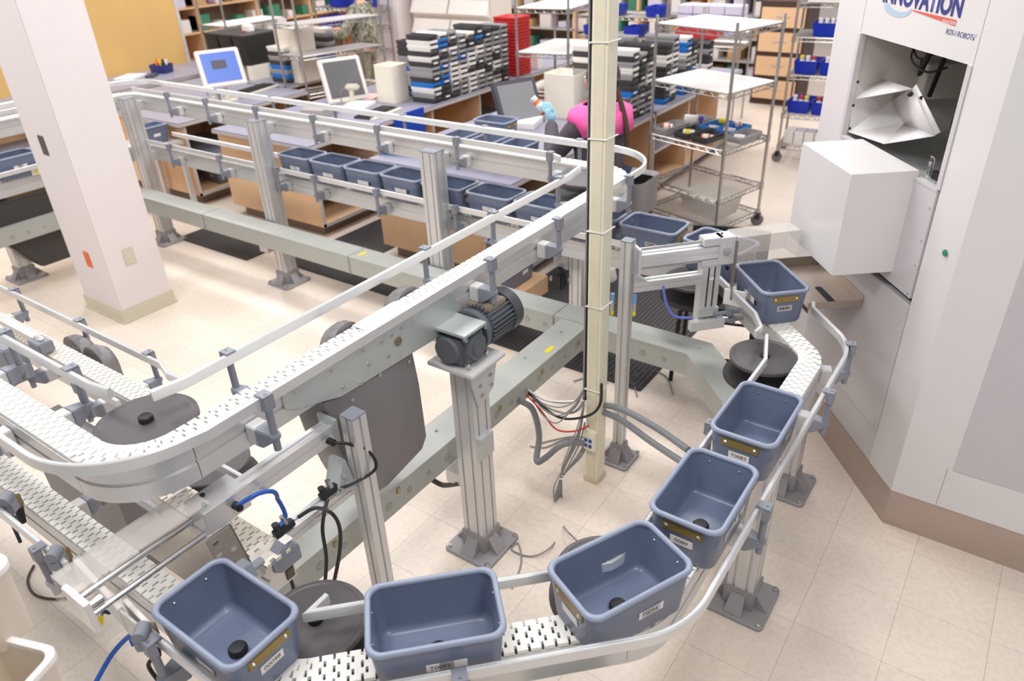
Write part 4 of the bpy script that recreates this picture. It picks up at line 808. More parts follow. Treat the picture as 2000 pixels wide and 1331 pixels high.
# ================================================================ wire racks
def rack(label, p, a, b, shelves, hp, liner=(), wheels=False, lin_m=None):
    t = thing('wire_rack', label, 'rack', group='chrome wire racks'); p, a, b = Vector((*p, 0)), Vector((*a, 0)), Vector((*b, 0))
    for q in (p, p+a, p+b, p+a+b):
        po = MB().cyl(q+Vector((0, 0, .1 if wheels else 0)), q+Vector((0, 0, hp)), .0125, n=8).build('post', WIRE, t)
        m = MB()
        for z in shelves: m.cyl(q+Vector((0, 0, z-.04)), q+Vector((0, 0, z+.01)), .018, n=8)
        m.build('collars', WIRE, po)
        if wheels:
            MB().cyl(q+Vector((0, -.014, .05)), q+Vector((0, .014, .05)), .05, n=16).build('caster', mat('grey caster', (120, 114, 112), .5), po); MB().box(q.x-.02, q.x+.02, q.y-.025, q.y+.025, .06, .11).build('caster_fork', RUB, po)
    for k, z in enumerate(shelves):
        m = MB(); Z = Vector((0, 0, z)); lo_ = Vector((0, 0, -.035)); c = (p, p+a, p+a+b, p+b)
        for i in range(4):
            q, r = c[i]+Z, c[(i+1) % 4]+Z; m.cyl(q, r, .006, n=6); m.cyl(q+lo_, r+lo_, .005, n=6); n = max(4, int((r-q).length/.045))
            for j in range(n): m.cyl(q+(r-q)*(j/n)+(lo_ if j % 2 else Vector()), q+(r-q)*((j+1)/n)+(Vector() if j % 2 else lo_), .003, n=4)
        n = int(b.length/.026)
        if k not in liner:
            for j in range(1, n): m.cyl(p+b*(j/n)+Z, p+a+b*(j/n)+Z, .0022, n=4)
        s = m.build('shelf', WIRE, t)
        if k in liner: MB().add([p+Z+Vector((0, 0, .004)), p+a+Z+Vector((0, 0, .004)), p+a+b+Z+Vector((0, 0, .004)), p+b+Z+Vector((0, 0, .004)), p+Z+Vector((0, 0, .009)), p+a+Z+Vector((0, 0, .009)), p+a+b+Z+Vector((0, 0, .009)), p+b+Z+Vector((0, 0, .009))], [(0, 3, 2, 1), (4, 5, 6, 7), (0, 1, 5, 4), (1, 2, 6, 5), (2, 3, 7, 6), (3, 0, 4, 7)]).build('shelf_liner', lin_m or mat('white shelf liner', (238, 235, 232), .4), s)
    return t
RP = (-1.60, 2.635); RA = (-.70, .22); RBv = (.145, .56)
rack('chrome wire rack on casters with white liners in front of the cabinet', RP, RA, RBv, (.13, .36, .742, 1.153, 1.567), 1.63, (3, 4), True)
rack('chrome wire rack between the left and middle counters', (-6.16, 2.65), (-.34, 0), (.28, .92), (.74, 1.12, 1.42), 1.75, (1, 2), lin_m=mat('grey shelf liner', (176, 170, 170), .4))
rack('chrome wire rack in the middle aisle behind the dark monitor', (-4.07, 3.54), (.54, .06), (-.1, .85), (.45, .80, 1.153, 1.545), 1.8, (2, 3))
rack('chrome wire rack with blue bins at the cabinet edge', (-1.87, 5.0), (.6, .08), (-.08, .5), (.17, .48, .855, 1.2, 1.5), 2.0, (), True)
rack('far wire rack with white boxes above the red case', (-3.6, 6.0), (.85, .05), (-.05, .5), (.5, .9, 1.02), 1.7, ())
rack('far left wire rack beside the maple panel', (-8.9, 3.4), (.5, 0), (.0, .95), (.78, 1.06, 1.22), 2.0, (1, 2))
rack('far wire rack at top left with blue bins', (-8.3, 4.8), (.95, .0), (.0, .45), (.75, 1.05, 1.3), 2.0, ())
rack('far wire rack at the top behind the pole', (-5.2, 6.6), (1.3, .0), (.0, .45), (.55, .85, 1.1), 1.8, ())
# goods on the big rack
def bottle(label, p, r, h, body, cap, lay=None, band=None):
    t = thing('bottle', label, 'bottle', p, 0, 'medicine bottles')
    M = Matrix.Identity(4)
    if lay is not None: M = Matrix.Translation((0, 0, r)) @ Matrix.Rotation(math.radians(lay), 4, 'Z') @ Matrix.Rotation(math.pi/2, 4, 'Y') @ Matrix.Translation((0, 0, -h/2))
    MB().lathe([(r*.9, 0), (r, .004), (r, h*.68), (r*.75, h*.76), (r*.7, h*.8)], 14, M=M).build('body', body, t)
    MB().lathe([(r*.86, h*.78), (r*.88, h*.8), (r*.88, h*.98), (r*.8, h)], 14, M=M).build('cap', cap, t)
    if band: MB().lathe([(r*1.01, h*.15), (r*1.02, h*.16), (r*1.02, h*.6), (r*1.01, h*.61)], 14, M=M).build('label_band', band, t)
    return t
AMB = mat('amber orange plastic', (238, 112, 36), .3); WB = mat('white bottle', (238, 234, 230), .35); YB = mat('yellow label', (238, 214, 60), .5); PUR = mat('purple cap', (92, 60, 150), .4)
def rpt(s, w): v = Vector((*RP, 0))+Vector((*RA, 0))*s+Vector((*RBv, 0))*w; return v
RROT = math.atan2(RBv[1], RBv[0])
bt = tray_mesh(TRC['g'], .145, .075, .05); btm = {'g': bt, 'k': tray_mesh(TRC['k'], .145, .075, .05), 'b': tray_mesh(TRC['b'], .145, .075, .05)}
for s, w, c, l in ((.9, .28, 'g', 'grey tray at the left of the rack shelf'), (.6, .28, 'k', 'charcoal tray with a yellow labelled bottle on the rack shelf'), (.36, .28, 'k', 'charcoal tray nearest the front post on the rack shelf'), (.85, .76, 'g', 'grey tray holding the big white bottle on the rack'), (.55, .76, 'b', 'left blue tray on the rack shelf'), (.32, .76, 'b', 'right blue tray on the rack shelf'), (.1, .6, 'g', 'grey tray at the right of the rack shelf')):
    p = rpt(s, w); tag(obj('tray', btm[c], None, (p.x, p.y, .749), RROT), l, 'tray', 'trays on the wire rack')
for s, w, b, cp, bd, l, r, h in ((.92, .25, AMB, WB, PAPER, 'orange bottle in the left grey tray on the rack', .026, .08), (.6, .22, WB, WB, YB, 'white bottle with yellow label in the charcoal tray', .024, .09), (.34, .2, AMB, WB, PAPER, 'orange ended white bottle in the front charcoal tray', .024, .09), (.84, .7, WB, PUR, None, 'large white bottle with purple cap on the rack', .04, .15), (.53, .66, WB, WB, None, 'small white bottle in the left blue tray', .02, .08), (.32, .66, WB, WB, PAPER, 'white bottle in the right blue tray', .024, .09), (.1, .5, WB, WB, None, 'white bottle in the right grey tray', .022, .08), (.6, 1.0, YB, WB, None, 'yellow bottle at the back of the rack shelf', .024, .08), (.4, 1.0, AMB, WB, PAPER, 'orange bottle at the back of the rack shelf', .026, .08)):
    p = rpt(s, w); bottle(l, (p.x, p.y, .757), r, h, b, cp, 10, bd)
p = rpt(.35, .45); t = thing('storage_box', 'large clear plastic box on the bottom shelf of the rack', 'box', (p.x, p.y, .137), RROT); MB().loft([rrect(.15, .16, .02, 0, 4), rrect(.18, .19, .02, .16, 4)]).build('body', mat('cloudy box', (222, 214, 208), .3, alpha=.75), t); MB().box(-.19, .19, -.2, .2, .16, .172).build('lid', FROST, t, bevel=.004)
# blue bins and stock on the back racks
BBL = mat('cobalt bin', (18, 46, 166), .4)
BBM = MB().loft([rrect(.095, .14, .008, 0, 2), rrect(.112, .15, .008, .12, 2), rrect(.106, .144, .006, .12, 2), rrect(.09, .134, .006, .006, 2)]).mesh('blue_bin', BBL)
def blue_bin(label, p, rz=0): return tag(obj('blue_bin', BBM, None, p, rz), label, 'bin', 'cobalt blue bins')
for k, (x, z) in enumerate(((-1.75, .49), (-1.52, .49), (-1.74, .865), (-1.5, .865), (-1.62, 1.21))):
    p = (x, 5.2, z); blue_bin('cobalt bin %s of the rack by the cabinet' % ('at left on the lower bin shelf', 'at right on the lower bin shelf', 'at left on the middle shelf', 'at right on the middle shelf', 'on the upper shelf')[k], p)
    for j in range(3): bottle('white bottle, %s from the left in the bin %s' % (ORD[j], ('low at left', 'low at right', 'in the middle at left', 'in the middle at right', 'up high')[k]), (x-.055+.055*j, 5.13, z+.01), .024, .15, WB, (PAPER, mat('red cap', (204, 60, 56), .4), YB)[(j+k) % 3] if k != 4 else WB)
CARD = [mat('white carton', (232, 226, 224), .6), mat('lilac carton', (214, 208, 226), .6), mat('green carton', (64, 132, 104), .6), mat('kraft carton', (196, 160, 116), .6), mat('yellow carton', (214, 196, 44), .6)]
def carton(label, x, y, z, sx, sy, sz, m, rz=0): 
    t = thing('carton', label, 'box', (x, y, z), rz, 'cartons on the back racks'); MB().box(-sx, sx, -sy, sy, 0, sz).build('box', m, t, bevel=.002); MB().box(-sx*.98, sx*.98, -sy-.001, -sy+.001, sz*.0, sz*.1).build('print_band', mat('violet print', (140, 130, 190), .6) if m == CARD[1] else m, t); return t
for k in range(5): carton('%s carton, %s along the bottom of the blue bin rack' % (('white', 'white', 'white', 'white', 'green')[k], ORD[k]), -1.8+.1*k, 5.15, .18, .045, .09, .13, CARD[2 if k == 4 else 0])
carton('yellow carton at the right end of the blue bin rack', -1.4, 5.2, .865, .05, .1, .17, CARD[4])
carton('large white carton with faint stamp on top of the blue bin rack', -1.62, 5.2, 1.51, .17, .2, .4, CARD[0])
for i in range(4):
    for j in range(3): carton('white and violet carton, %s from left in row %s above the red case' % (ORD[i], ('one', 'two', 'three')[j]), -3.45+.19*i, 6.2, 1.03+.1*j, .09, .12, .096, CARD[1])
rc = thing('tool_case', 'red plastic case lying on the far tray stacks', 'case', (-2.66, 4.6, 1.22), .1); MB().box(-.2, .2, -.13, .13, 0, .09).build('shell', TRC['r'], rc, bevel=.01); MB().box(-.18, .18, -.12, .12, .09, .15).build('lid', TRC['r'], rc, bevel=.01)
tray_stack(-2.66, 4.6, .8, list('gkgwkkgkg'), 'stack under the red case'); 
for k in range(4): blue_bin('cobalt bin, %s from the left on the top left rack' % ORD[k], (-8.17+.22*k, 4.99, 1.31 if k % 2 else 1.06))
for k in range(4): blue_bin('cobalt bin, %s from the left behind the red baskets' % ORD[k], (-5.0+.3*k, 6.75, 1.11 if k % 2 else .86))
for k in range(6): carton('kraft carton, %s along the far rack behind the pole' % ORD[k], -5.05+.2*k, 6.8, .56, .08, .12, .17, CARD[3 if k % 2 else 0])
for k in range(5): carton('pale carton, %s on the far left rack' % ORD[k], -8.75+.09*k, 3.7+.14*k, 1.075, .045, .06, .14, CARD[0])
bd_ = thing('storage_bin', 'black lidded bins on the left counter behind the first monitor', 'bin'); 
for k in range(3):
    b = MB().loft([rrect(.1, .22, .02, 0, 3), rrect(.115, .24, .02, .3, 3)]).build('bin_body', mat('black bin', (38, 35, 34), .5), bd_, (-7.75+.25*k, 2.95, .95)); MB().box(-.12, .12, -.25, .25, .3, .32).build('lid', mat('black lid', (60, 56, 54), .5), b, bevel=.005)
for k in range(4): MB().box(-7.8+.2*k, -7.72+.2*k, 2.72, 2.95, .8, .95).build('riser_block', FROST, bd_)
p = at(484, 82, z=1.28); t = thing('tape_dispenser', 'white and orange dispenser on the black bins', 'dispenser', (-7.35, 2.95, 1.27)); MB().box(-.06, .06, -.05, .05, 0, .08).build('body', PAPER, t, bevel=.015); MB().box(-.062, .0, -.052, .05, .0, .03).build('base', AMB, t, bevel=.01)
# second white column and flap cabinet
tag(box('column', WALLP, -8.0, -7.25, 5.3, 5.9, 0, 3.4, bevel=.01), kind='structure')
fc = thing('flap_cabinet', 'white cabinet with rows of slanted flap doors behind the trays', 'cabinet', (-7.2, 5.5, 0)); MB().box(0, 1.35, .06, .5, 0, 2.2).build('carcass', mat('warm white', (222, 212, 200), .5), fc)
for c in range(2):
    for r in range(8): MB().add([(.03+.66*c, .06, .15+.25*r), (.66+.66*c, .06, .15+.25*r), (.66+.66*c, -.03, .2+.25*r), (.03+.66*c, -.03, .2+.25*r), (.03+.66*c, .05, .37+.25*r), (.66+.66*c, .05, .37+.25*r)], [(0, 1, 2, 3), (3, 2, 5, 4), (0, 3, 4), (1, 5, 2)]).build('flap_door', mat('white flap', (238, 232, 226), .4), fc)
fd = thing('drawer_cabinet', 'maple drawer cabinet in the far aisle behind the wire rack', 'cabinet', (-3.0, 7.4, 0)); MB().box(0, .6, 0, .5, 0, 1.25).build('carcass', mat('brown carcass', (70, 50, 42), .6), fd)
for k in range(4): d = MB().box(.03, .57, -.02, .0, .08+.29*k, .31+.29*k).build('drawer', WOOD, fd); MB().box(.22, .38, -.03, -.018, .2+.29*k, .215+.29*k).build('handle', ALU, d)
bw = thing('base_cabinet', 'pale long cabinet along the far end of the aisle', 'cabinet', (-2.2, 9.2, 0)); MB().box(-.1, 1.6, 0, .6, .1, .95).build('carcass', mat('pale carcass', (226, 216, 208), .5), bw); MB().box(-.08, 1.58, .03, .6, 0, .1).build('toe_kick', BLK, bw); MB().box(-.12, 1.62, -.03, .6, .95, .98).build('worktop', TOPM, bw)
for k in range(3): MB().box(-.08+.56*k, .44+.56*k, -.02, 0, .14, .92).build('door', CARD[0], bw)
# long shelving wall far behind
sh = thing('stock_shelving', 'long far shelving full of small stock across the top of the picture', 'shelving', (-9.5, 8.2, 0))
for x in range(7): MB().box(x*1.1-.02, x*1.1+.02, 0, .5, 0, 2).build('upright', WOOD, sh)
for z in (.05, .35, .65, .95, 1.25): MB().box(0, 6.6, 0, .5, z, z+.02).build('shelf', EDGE, sh)
MB().box(0, 6.6, .5, .52, 0, 2).build('back', mat('dim back', (150, 132, 116), .6), sh)
sh2 = thing('stock_shelving', 'maple shelving along the far left wall', 'shelving', (-10.6, 3.4, 0))
for y in range(5): MB().box(-.5, 0, y*1.1, y*1.1+.03, 0, 2.3).build('upright', WOOD, sh2)
for z in (.1, .5, .9, 1.25, 1.6): MB().box(-.5, 0, 0, 4.43, z, z+.025).build('shelf', WOOD, sh2)
MB().box(-.53, -.5, 0, 4.43, 0, 2.3).build('back', mat('dim back', (150, 132, 116), .6), sh2)
for j, z in enumerate((.925, 1.275)):
    for k in range(12): carton('carton, %s along the %s shelf of the far left shelving' % (ORD[k], ('middle', 'upper')[j]), -10.75, 3.6+.34*k, z, .1, .06+.02*(k % 4), .1+.04*((k*5+j) % 4), CARD[(k*2+j) % 4])
random.seed(5)
for j, z in enumerate((.07, .37, .67, .97)):
    for k in range(20): carton('%s carton, %s in the %s row of the far shelving' % (('white', 'lilac', 'green', 'kraft', 'yellow')[(k*3+j) % 4 if (k+j) % 5 else 0], ORD[k], ORD[j]), -9.35+.32*k, 8.4, z, random.uniform(.06, .13), .12, random.uniform(.09, .22), CARD[(k*3+j) % 4 if (k+j) % 5 else 0])
# ================================================================ totes on the counters
tote(-3.2, 1.97, .8, 0, 'grey tote on the right counter left of the dark monitor', [('y-', None, True, 0), ('x+', None, False, 0)])
for k, x in enumerate((-3.175, -2.915, -2.655)): tote(x, 1.465, .8, 90, 'grey tote, %s from the left on the right counter behind the upper rail' % ORD[k], [])
tote(-6.33, 1.5, .125, 0, 'grey tote at the bottom of the pair under the left counter', [('x+', None, False, 0), ('y-', None, False)])
tote(-6.33, 1.5, .295, 0, 'grey tote stacked on top under the left counter', [('x+', None, False, 0), ('y-', None, False)])
tote(-6.33, .9, .8-.16, 90, 'grey tote behind the first post on a low shelf', [('x-', None, False, 0)])
tote(-2.36, .93, .205, 90, 'grey tote in the lower tier below the upper conveyor', [('x-', None, False, 0)]); tote(-2.36, .93, .37, 90, 'grey tote stacked beside the control valve behind the wireway', [('x-', None, False, 0)])
dl = thing('dolly', 'low wooden dolly under the two stacked totes behind the wireway', 'dolly', (-2.36, .93, 0)); MB().box(-.16, .16, -.2, .2, .08, .2).build('deck', WOOD, dl); [MB().cyl((x, y-.015, .04), (x, y+.015, .04), .04, n=12).build('caster', RUB, dl) for x in (-.12, .12) for y in (-.15, .15)]
sb = thing('low_shelf', 'low grey shelf carrying a tote behind the first post', 'shelf', (-6.33, .9, 0)); MB().box(-.3, .2, -.2, .2, .61, .64).build('top', EDGE, sb); [MB().box(x-.02, x+.02, y-.02, y+.02, 0, .61).build('leg', ALU, sb) for x in (-.27, .17) for y in (-.17, .17)]
t = tag(obj('tray', btm['b'], None, (-6.3, 2.0, .127), .4), 'blue open tray beside the two totes under the left counter', 'tray')
for l, x, y, z, rz in (('blue tray on the counter edge right of the second bracket', -3.62, 1.33, .8, .3), ('blue tray lying under the middle worktop', -4.6, 1.5, .445, .2)): tag(obj('tray', btm['b'], None, (x, y, z), rz), l, 'tray')
# ================================================================ desk equipment
SCRB = mat('lit blue screen', (86, 110, 180), .3, emit=.5); SCRG = mat('grey screen', (104, 102, 104), .18); SCRD = mat('dim screen', (140, 140, 142), .18); BEZ = mat('white bezel', (226, 220, 214), .4); BEZD = mat('dark bezel', (72, 70, 80), .4); PUT = mat('putty plastic', (214, 206, 190), .45)
def monitor(label, c, face, w, h, bez, scr, window=False):
    f = Vector(face).normalized(); r = Vector((0, 0, 1)).cross(f).normalized(); u = f.cross(r)
    t = thing('monitor', label, 'monitor', (c[0], c[1], .8), 0, 'counter monitors'); M = frame((0, 0, c[2]-.8), r, u, f)
    MB().box(-w/2, w/2, -h/2, h/2, -.04, .0, M).build('bezel', bez, t, bevel=.01); s = MB().box(-w/2+.04, w/2-.04, -h/2+.045, h/2-.035, .0, .003, M).build('screen', scr, t)
    if window: MB().box(-w*.2, w*.14, -.01, h*.2, .003, .004, M).build('window', mat('grey window', (86, 84, 96), .4), s)
    MB().cyl((0, 0, 0), (0, 0, .015), .1, n=24).build('base', bez if bez != BEZ else PUT, t); MB().tube([(0, 0, .01), (-f.x*.06, -f.y*.06, .12), (-f.x*.05, -f.y*.05, c[2]-.8)], .025, 10).build('neck', bez if bez != BEZ else PUT, t); return t
m1 = at(432, 132, x=-6.5); monitor('white framed monitor with lit blue screen on the left counter', m1, (.9, -.38, .4), .42, .36, BEZ, SCRB, True)
m2 = at(672, 155, x=-5.35); monitor('white framed monitor with grey screen on the middle counter', m2, (.9, -.38, .42), .42, .42, BEZ, SCRG)
m3 = at(1015, 205, x=-3.3); monitor('dark framed monitor facing the worker on the right counter', m3, (.9, -.38, .45), .42, .42, BEZD, SCRD)
def scanner(label, p, rz):
    t = thing('barcode_scanner', label, 'scanner', p, rz, 'handheld scanners'); MB().box(-.05, .08, -.03, .03, .14, .19).build('head', PUT, t, bevel=.014); MB().box(-.02, .02, -.02, .02, .02, .15).build('grip', PUT, t, bevel=.008); MB().cyl((0, 0, 0), (0, 0, .02), .06, n=20).build('stand', PUT, t); MB().tube(smooth([(-.05, 0, .165), (-.1, .0, .12), (-.12, .05, .02)], 5), .005, 6).build('lead', CABLE, t)
scanner('putty barcode scanner in front of the grey screen', at(690, 205, z=.8), .6); scanner('white barcode scanner with green print in front of the dark monitor', at(1010, 238, z=.8), .5); scanner('putty barcode scanner by the lit blue screen', at(425, 193, z=.8), .5)
def keyboard(label, p, rz):
    t = thing('keyboard', label, 'keyboard', p, rz, 'keyboards'); MB().box(-.09, .09, -.22, .22, 0, .02).build('case', mat('keyboard case', (60, 56, 56), .5), t, bevel=.005); k = MB()
    for i in range(5):
        for j in range(14): k.box(-.07+.028*i, -.048+.028*i, -.2+.029*j, -.177+.029*j, .02, .027)
    tag(k.build('keys', RUB, t), kind='stuff'); MB().box(.09, .14, -.22, .22, 0, .012).build('palm_rest', PUT, t)
keyboard('black keyboard with palm rest on the middle counter', at(735, 222, z=.8), .15); keyboard('black keyboard beside the lit blue screen', at(500, 175, z=.8), .2); 
ms = at(775, 198, z=.8); tag(MB().sphere((0, 0, .015), .03, 12, 8, (1.2, .8, .6)).build('mouse', RUB, None, ms), 'black mouse below the frosted trays', 'mouse')
def flat(name, label, cat, p, sx, sy, h, m, rz=0, g=None): return tag(MB().box(-sx, sx, -sy, sy, 0, h).build(name, m, None, p, rz, bevel=.002), label, cat, g)
flat('paper_stack', 'papers in front of the scanner on the middle counter', 'paper', at(700, 210, z=.8), .12, .15, .03, PAPER, .4); flat('paper_stack', 'papers with red print below the frosted trays', 'paper', at(720, 190, z=.8), .1, .12, .012, mat('red printed paper', (232, 188, 180), .6), .3); flat('label_printer', 'grey flat box beside the keyboard at the upper rail', 'box', at(625, 225, z=.8), .12, .12, .07, mat('grey box', (166, 158, 156), .5), .2)
flat('paper_stack', 'open papers on the far left counter beside the column', 'paper', at(255, 152, z=.8), .12, .16, .02, PAPER, .5); flat('phone', 'dark device lying on the far left counter', 'phone', at(297, 150, z=.8), .05, .09, .03, mat('dark blue device', (74, 78, 98), .4), .7)
flat('document_tray', 'white paper bundle right of the dark monitor beside the tote', 'paper', at(1030, 245, z=.8), .1, .14, .05, PAPER, .3); flat('paper_stack', 'white pad on the middle counter beyond the red baskets', 'paper', (-4.75, 4.75, .8), .12, .14, .02, PAPER, .2); flat('paper_towel', 'roll of white film beside the red baskets', 'roll', (-4.55, 4.6, .8), .05, .05, .16, WB)
cd_ = thing('desk_caddy', 'blue desk caddy full of markers under the maple panel', 'caddy', at(318, 142, z=.8), .4); MB().loft([rrect(.1, .08, .01, 0, 3), rrect(.11, .09, .01, .1, 3), rrect(.105, .085, .01, .1, 3), rrect(.095, .075, .01, .01, 3)]).build('tub', mat('dark blue caddy', (46, 52, 112), .5), cd_)
for k, m in enumerate((AMB, YEL, RUB, PAPER)): MB().cyl((-.06+.04*k, .02*(k % 2), .02), (-.07+.045*k, .03, .15), .014, n=8).build('marker', m, cd_)
wb_ = thing('waste_basket', 'grey waste basket under the right counter by the tray counter', 'basket', (-4.1, 2.9, 0)); MB().loft([rrect(.14, .14, .08, 0, 5), rrect(.18, .18, .1, .5, 5), rrect(.17, .17, .095, .5, 5), rrect(.13, .13, .07, .02, 5)]).build('tub', mat('grey tub', (120, 116, 118), .5), wb_); MB().loft([rrect(.185, .185, .1, .42, 5), rrect(.19, .19, .105, .52, 5), rrect(.16, .16, .09, .5, 5)]).build('liner', mat('liner bag', (190, 184, 182), .5, alpha=.6), wb_)
wb2 = thing('waste_bin', 'black waste bin with clear liner bag right of the worker', 'bin', (-2.2, 2.3, 0)); MB().loft([rrect(.13, .13, .04, 0, 4), rrect(.17, .17, .05, .55, 4), rrect(.16, .16, .045, .55, 4), rrect(.12, .12, .035, .02, 4)]).build('tub', BLK, wb2); MB().loft([rrect(.176, .176, .06, .3, 4), rrect(.182, .182, .06, .57, 4), rrect(.15, .15, .05, .54, 4)], False, False).build('liner', mat('liner bag', (190, 184, 182), .5, alpha=.6), wb2)
bx_ = thing('blue_folder', 'blue folder board leaning under the middle counter scanner', 'folder', at(800, 245, z=.7)); MB().box(-.01, .01, -.2, .2, -.12, .12).build('board', mat('blue board', (22, 70, 176), .45), bx_)
ch_ = thing('chair', 'black metal framed chair behind the second pusher', 'chair', (-.93, .93, 0), .25)
for x in (-.19, .19):
    for y in (-.2, .2): MB().cyl((x*1.1, y*1.1, 0), (x, y, .44 if y < 0 else .76), .012, n=8).build('leg', BLK, ch_)
MB().box(-.2, .2, -.21, .21, .44, .48).build('seat', BLK, ch_, bevel=.015); Bk = MB(); Bk.loft([[(x, .2+.05*math.cos(x*5)-.04, .62), (x, .22+.05*math.cos(x*5)-.04, .62), (x, .23+.05*math.cos(x*5)-.04, .78), (x, .21+.05*math.cos(x*5)-.04, .78)] for x in [-.21+.06*i for i in range(8)]]); Bk.build('backrest', BLK, ch_)
for z in (.18,): MB().cyl((-.2, -.21, z), (.2, -.21, z), .009, n=8).cyl((-.2, .21, z), (.2, .21, z), .009, n=8).build('stretcher', BLK, ch_)
# control valve on the wireway post behind the pole
vt = thing('regulator_valve', 'black air regulator valve on the post left of the pole', 'valve', at(1092, 548, y=.655)); MB().box(-.035, .035, -.03, .03, -.05, .05).build('body', RUB, vt, bevel=.008); MB().sphere((0, 0, .055), .032, 14, 8).build('dome', RUB, vt); MB().cyl((-.06, 0, 0), (-.035, 0, 0), .014, n=10).build('fitting', CHROME, vt)
MB().box(-.05, .05, .02, .035, .07, .2).build('mount_plate', LGRY, vt)
# ================================================================ people
SKIN = mat('skin', (214, 164, 140), .5, 0, .04); HAIR = mat('brown hair', (74, 52, 40), .5, 0, .2, 80); JACK = mat('charcoal fleece', (84, 78, 84), .8, 0, .08, 60); PINK = mat('hot pink cloth', (242, 96, 168), .6, 0, .05); NAVYP = mat('navy trousers', (40, 48, 84), .7); GLOVE = mat('pale blue glove', (150, 200, 224), .4)
def camo():
    m = mat('camouflage cloth', (142, 138, 116), .8); nt = m.node_tree; N = nt.nodes; L = nt.links; n = N.new('ShaderNodeTexNoise'); n.inputs['Scale'].default_value = 14; n.inputs['Detail'].default_value = 3
    r = N.new('ShaderNodeValToRGB'); r.color_ramp.interpolation = 'CONSTANT'; e = r.color_ramp.elements; e[0].color = (*lin((96, 94, 78)), 1); e[1].position = .47; e[1].color = (*lin((150, 146, 124)), 1); q = e.new(.58); q.color = (*lin((176, 172, 152)), 1)
    L.new(n.outputs['Fac'], r.inputs[0]); L.new(r.outputs[0], N['Principled BSDF'].inputs['Base Color']); return m
def skin(name, joints, edges, m, parent, sub=2, root=0):
    me = bpy.data.meshes.new(name); me.from_pydata([j[0] for j in joints], edges, []); o = obj(name, me, parent)
    s = o.modifiers.new('skin', 'SKIN'); s.use_smooth_shade = True
    for i, j in enumerate(joints):
        r = j[1]; me.skin_vertices[0].data[i].radius = (r, r) if not isinstance(r, tuple) else r
        me.skin_vertices[0].data[i].use_root = (i == root)
    b = o.modifiers.new('sub', 'SUBSURF'); b.levels = sub; b.render_levels = sub; me.materials.append(m); return o
def hand(parent, base, d, palmn, m, curl=.6, L=.17):
    """palm with four unequal fingers curled about palmn and a thumb from the side"""
    d = Vector(d).normalized(); n = Vector(palmn).normalized(); s = d.cross(n).normalized(); b = Vector(base)
    J = [(b, .026), (b+d*.045, (.034, .02)), (b+d*.085, (.036, .018))]; E_ = [(0, 1), (1, 2)]
    for k, (off, ln) in enumerate(((-.03, .07), (-.01, .08), (.01, .075), (.03, .058))):
        q = b+d*.09+s*off; i = len(J); c = curl
        J += [(q, .0095), (q+d*ln*.4+n*ln*.2*c, .009), (q+d*ln*.6+n*ln*.55*c, .0085), (q+d*ln*.6+n*ln*.9*c, .0075)]; E_ += [(2, i), (i, i+1), (i+1, i+2), (i+2, i+3)]
    i = len(J); J += [(b+d*.035-s*.035, .011), (b+d*.065-s*.055+n*.02, .01), (b+d*.085-s*.05+n*.045, .009)]; E_ += [(1, i), (i, i+1), (i+1, i+2)]
    return skin('hand', J, E_, m, parent, 1)
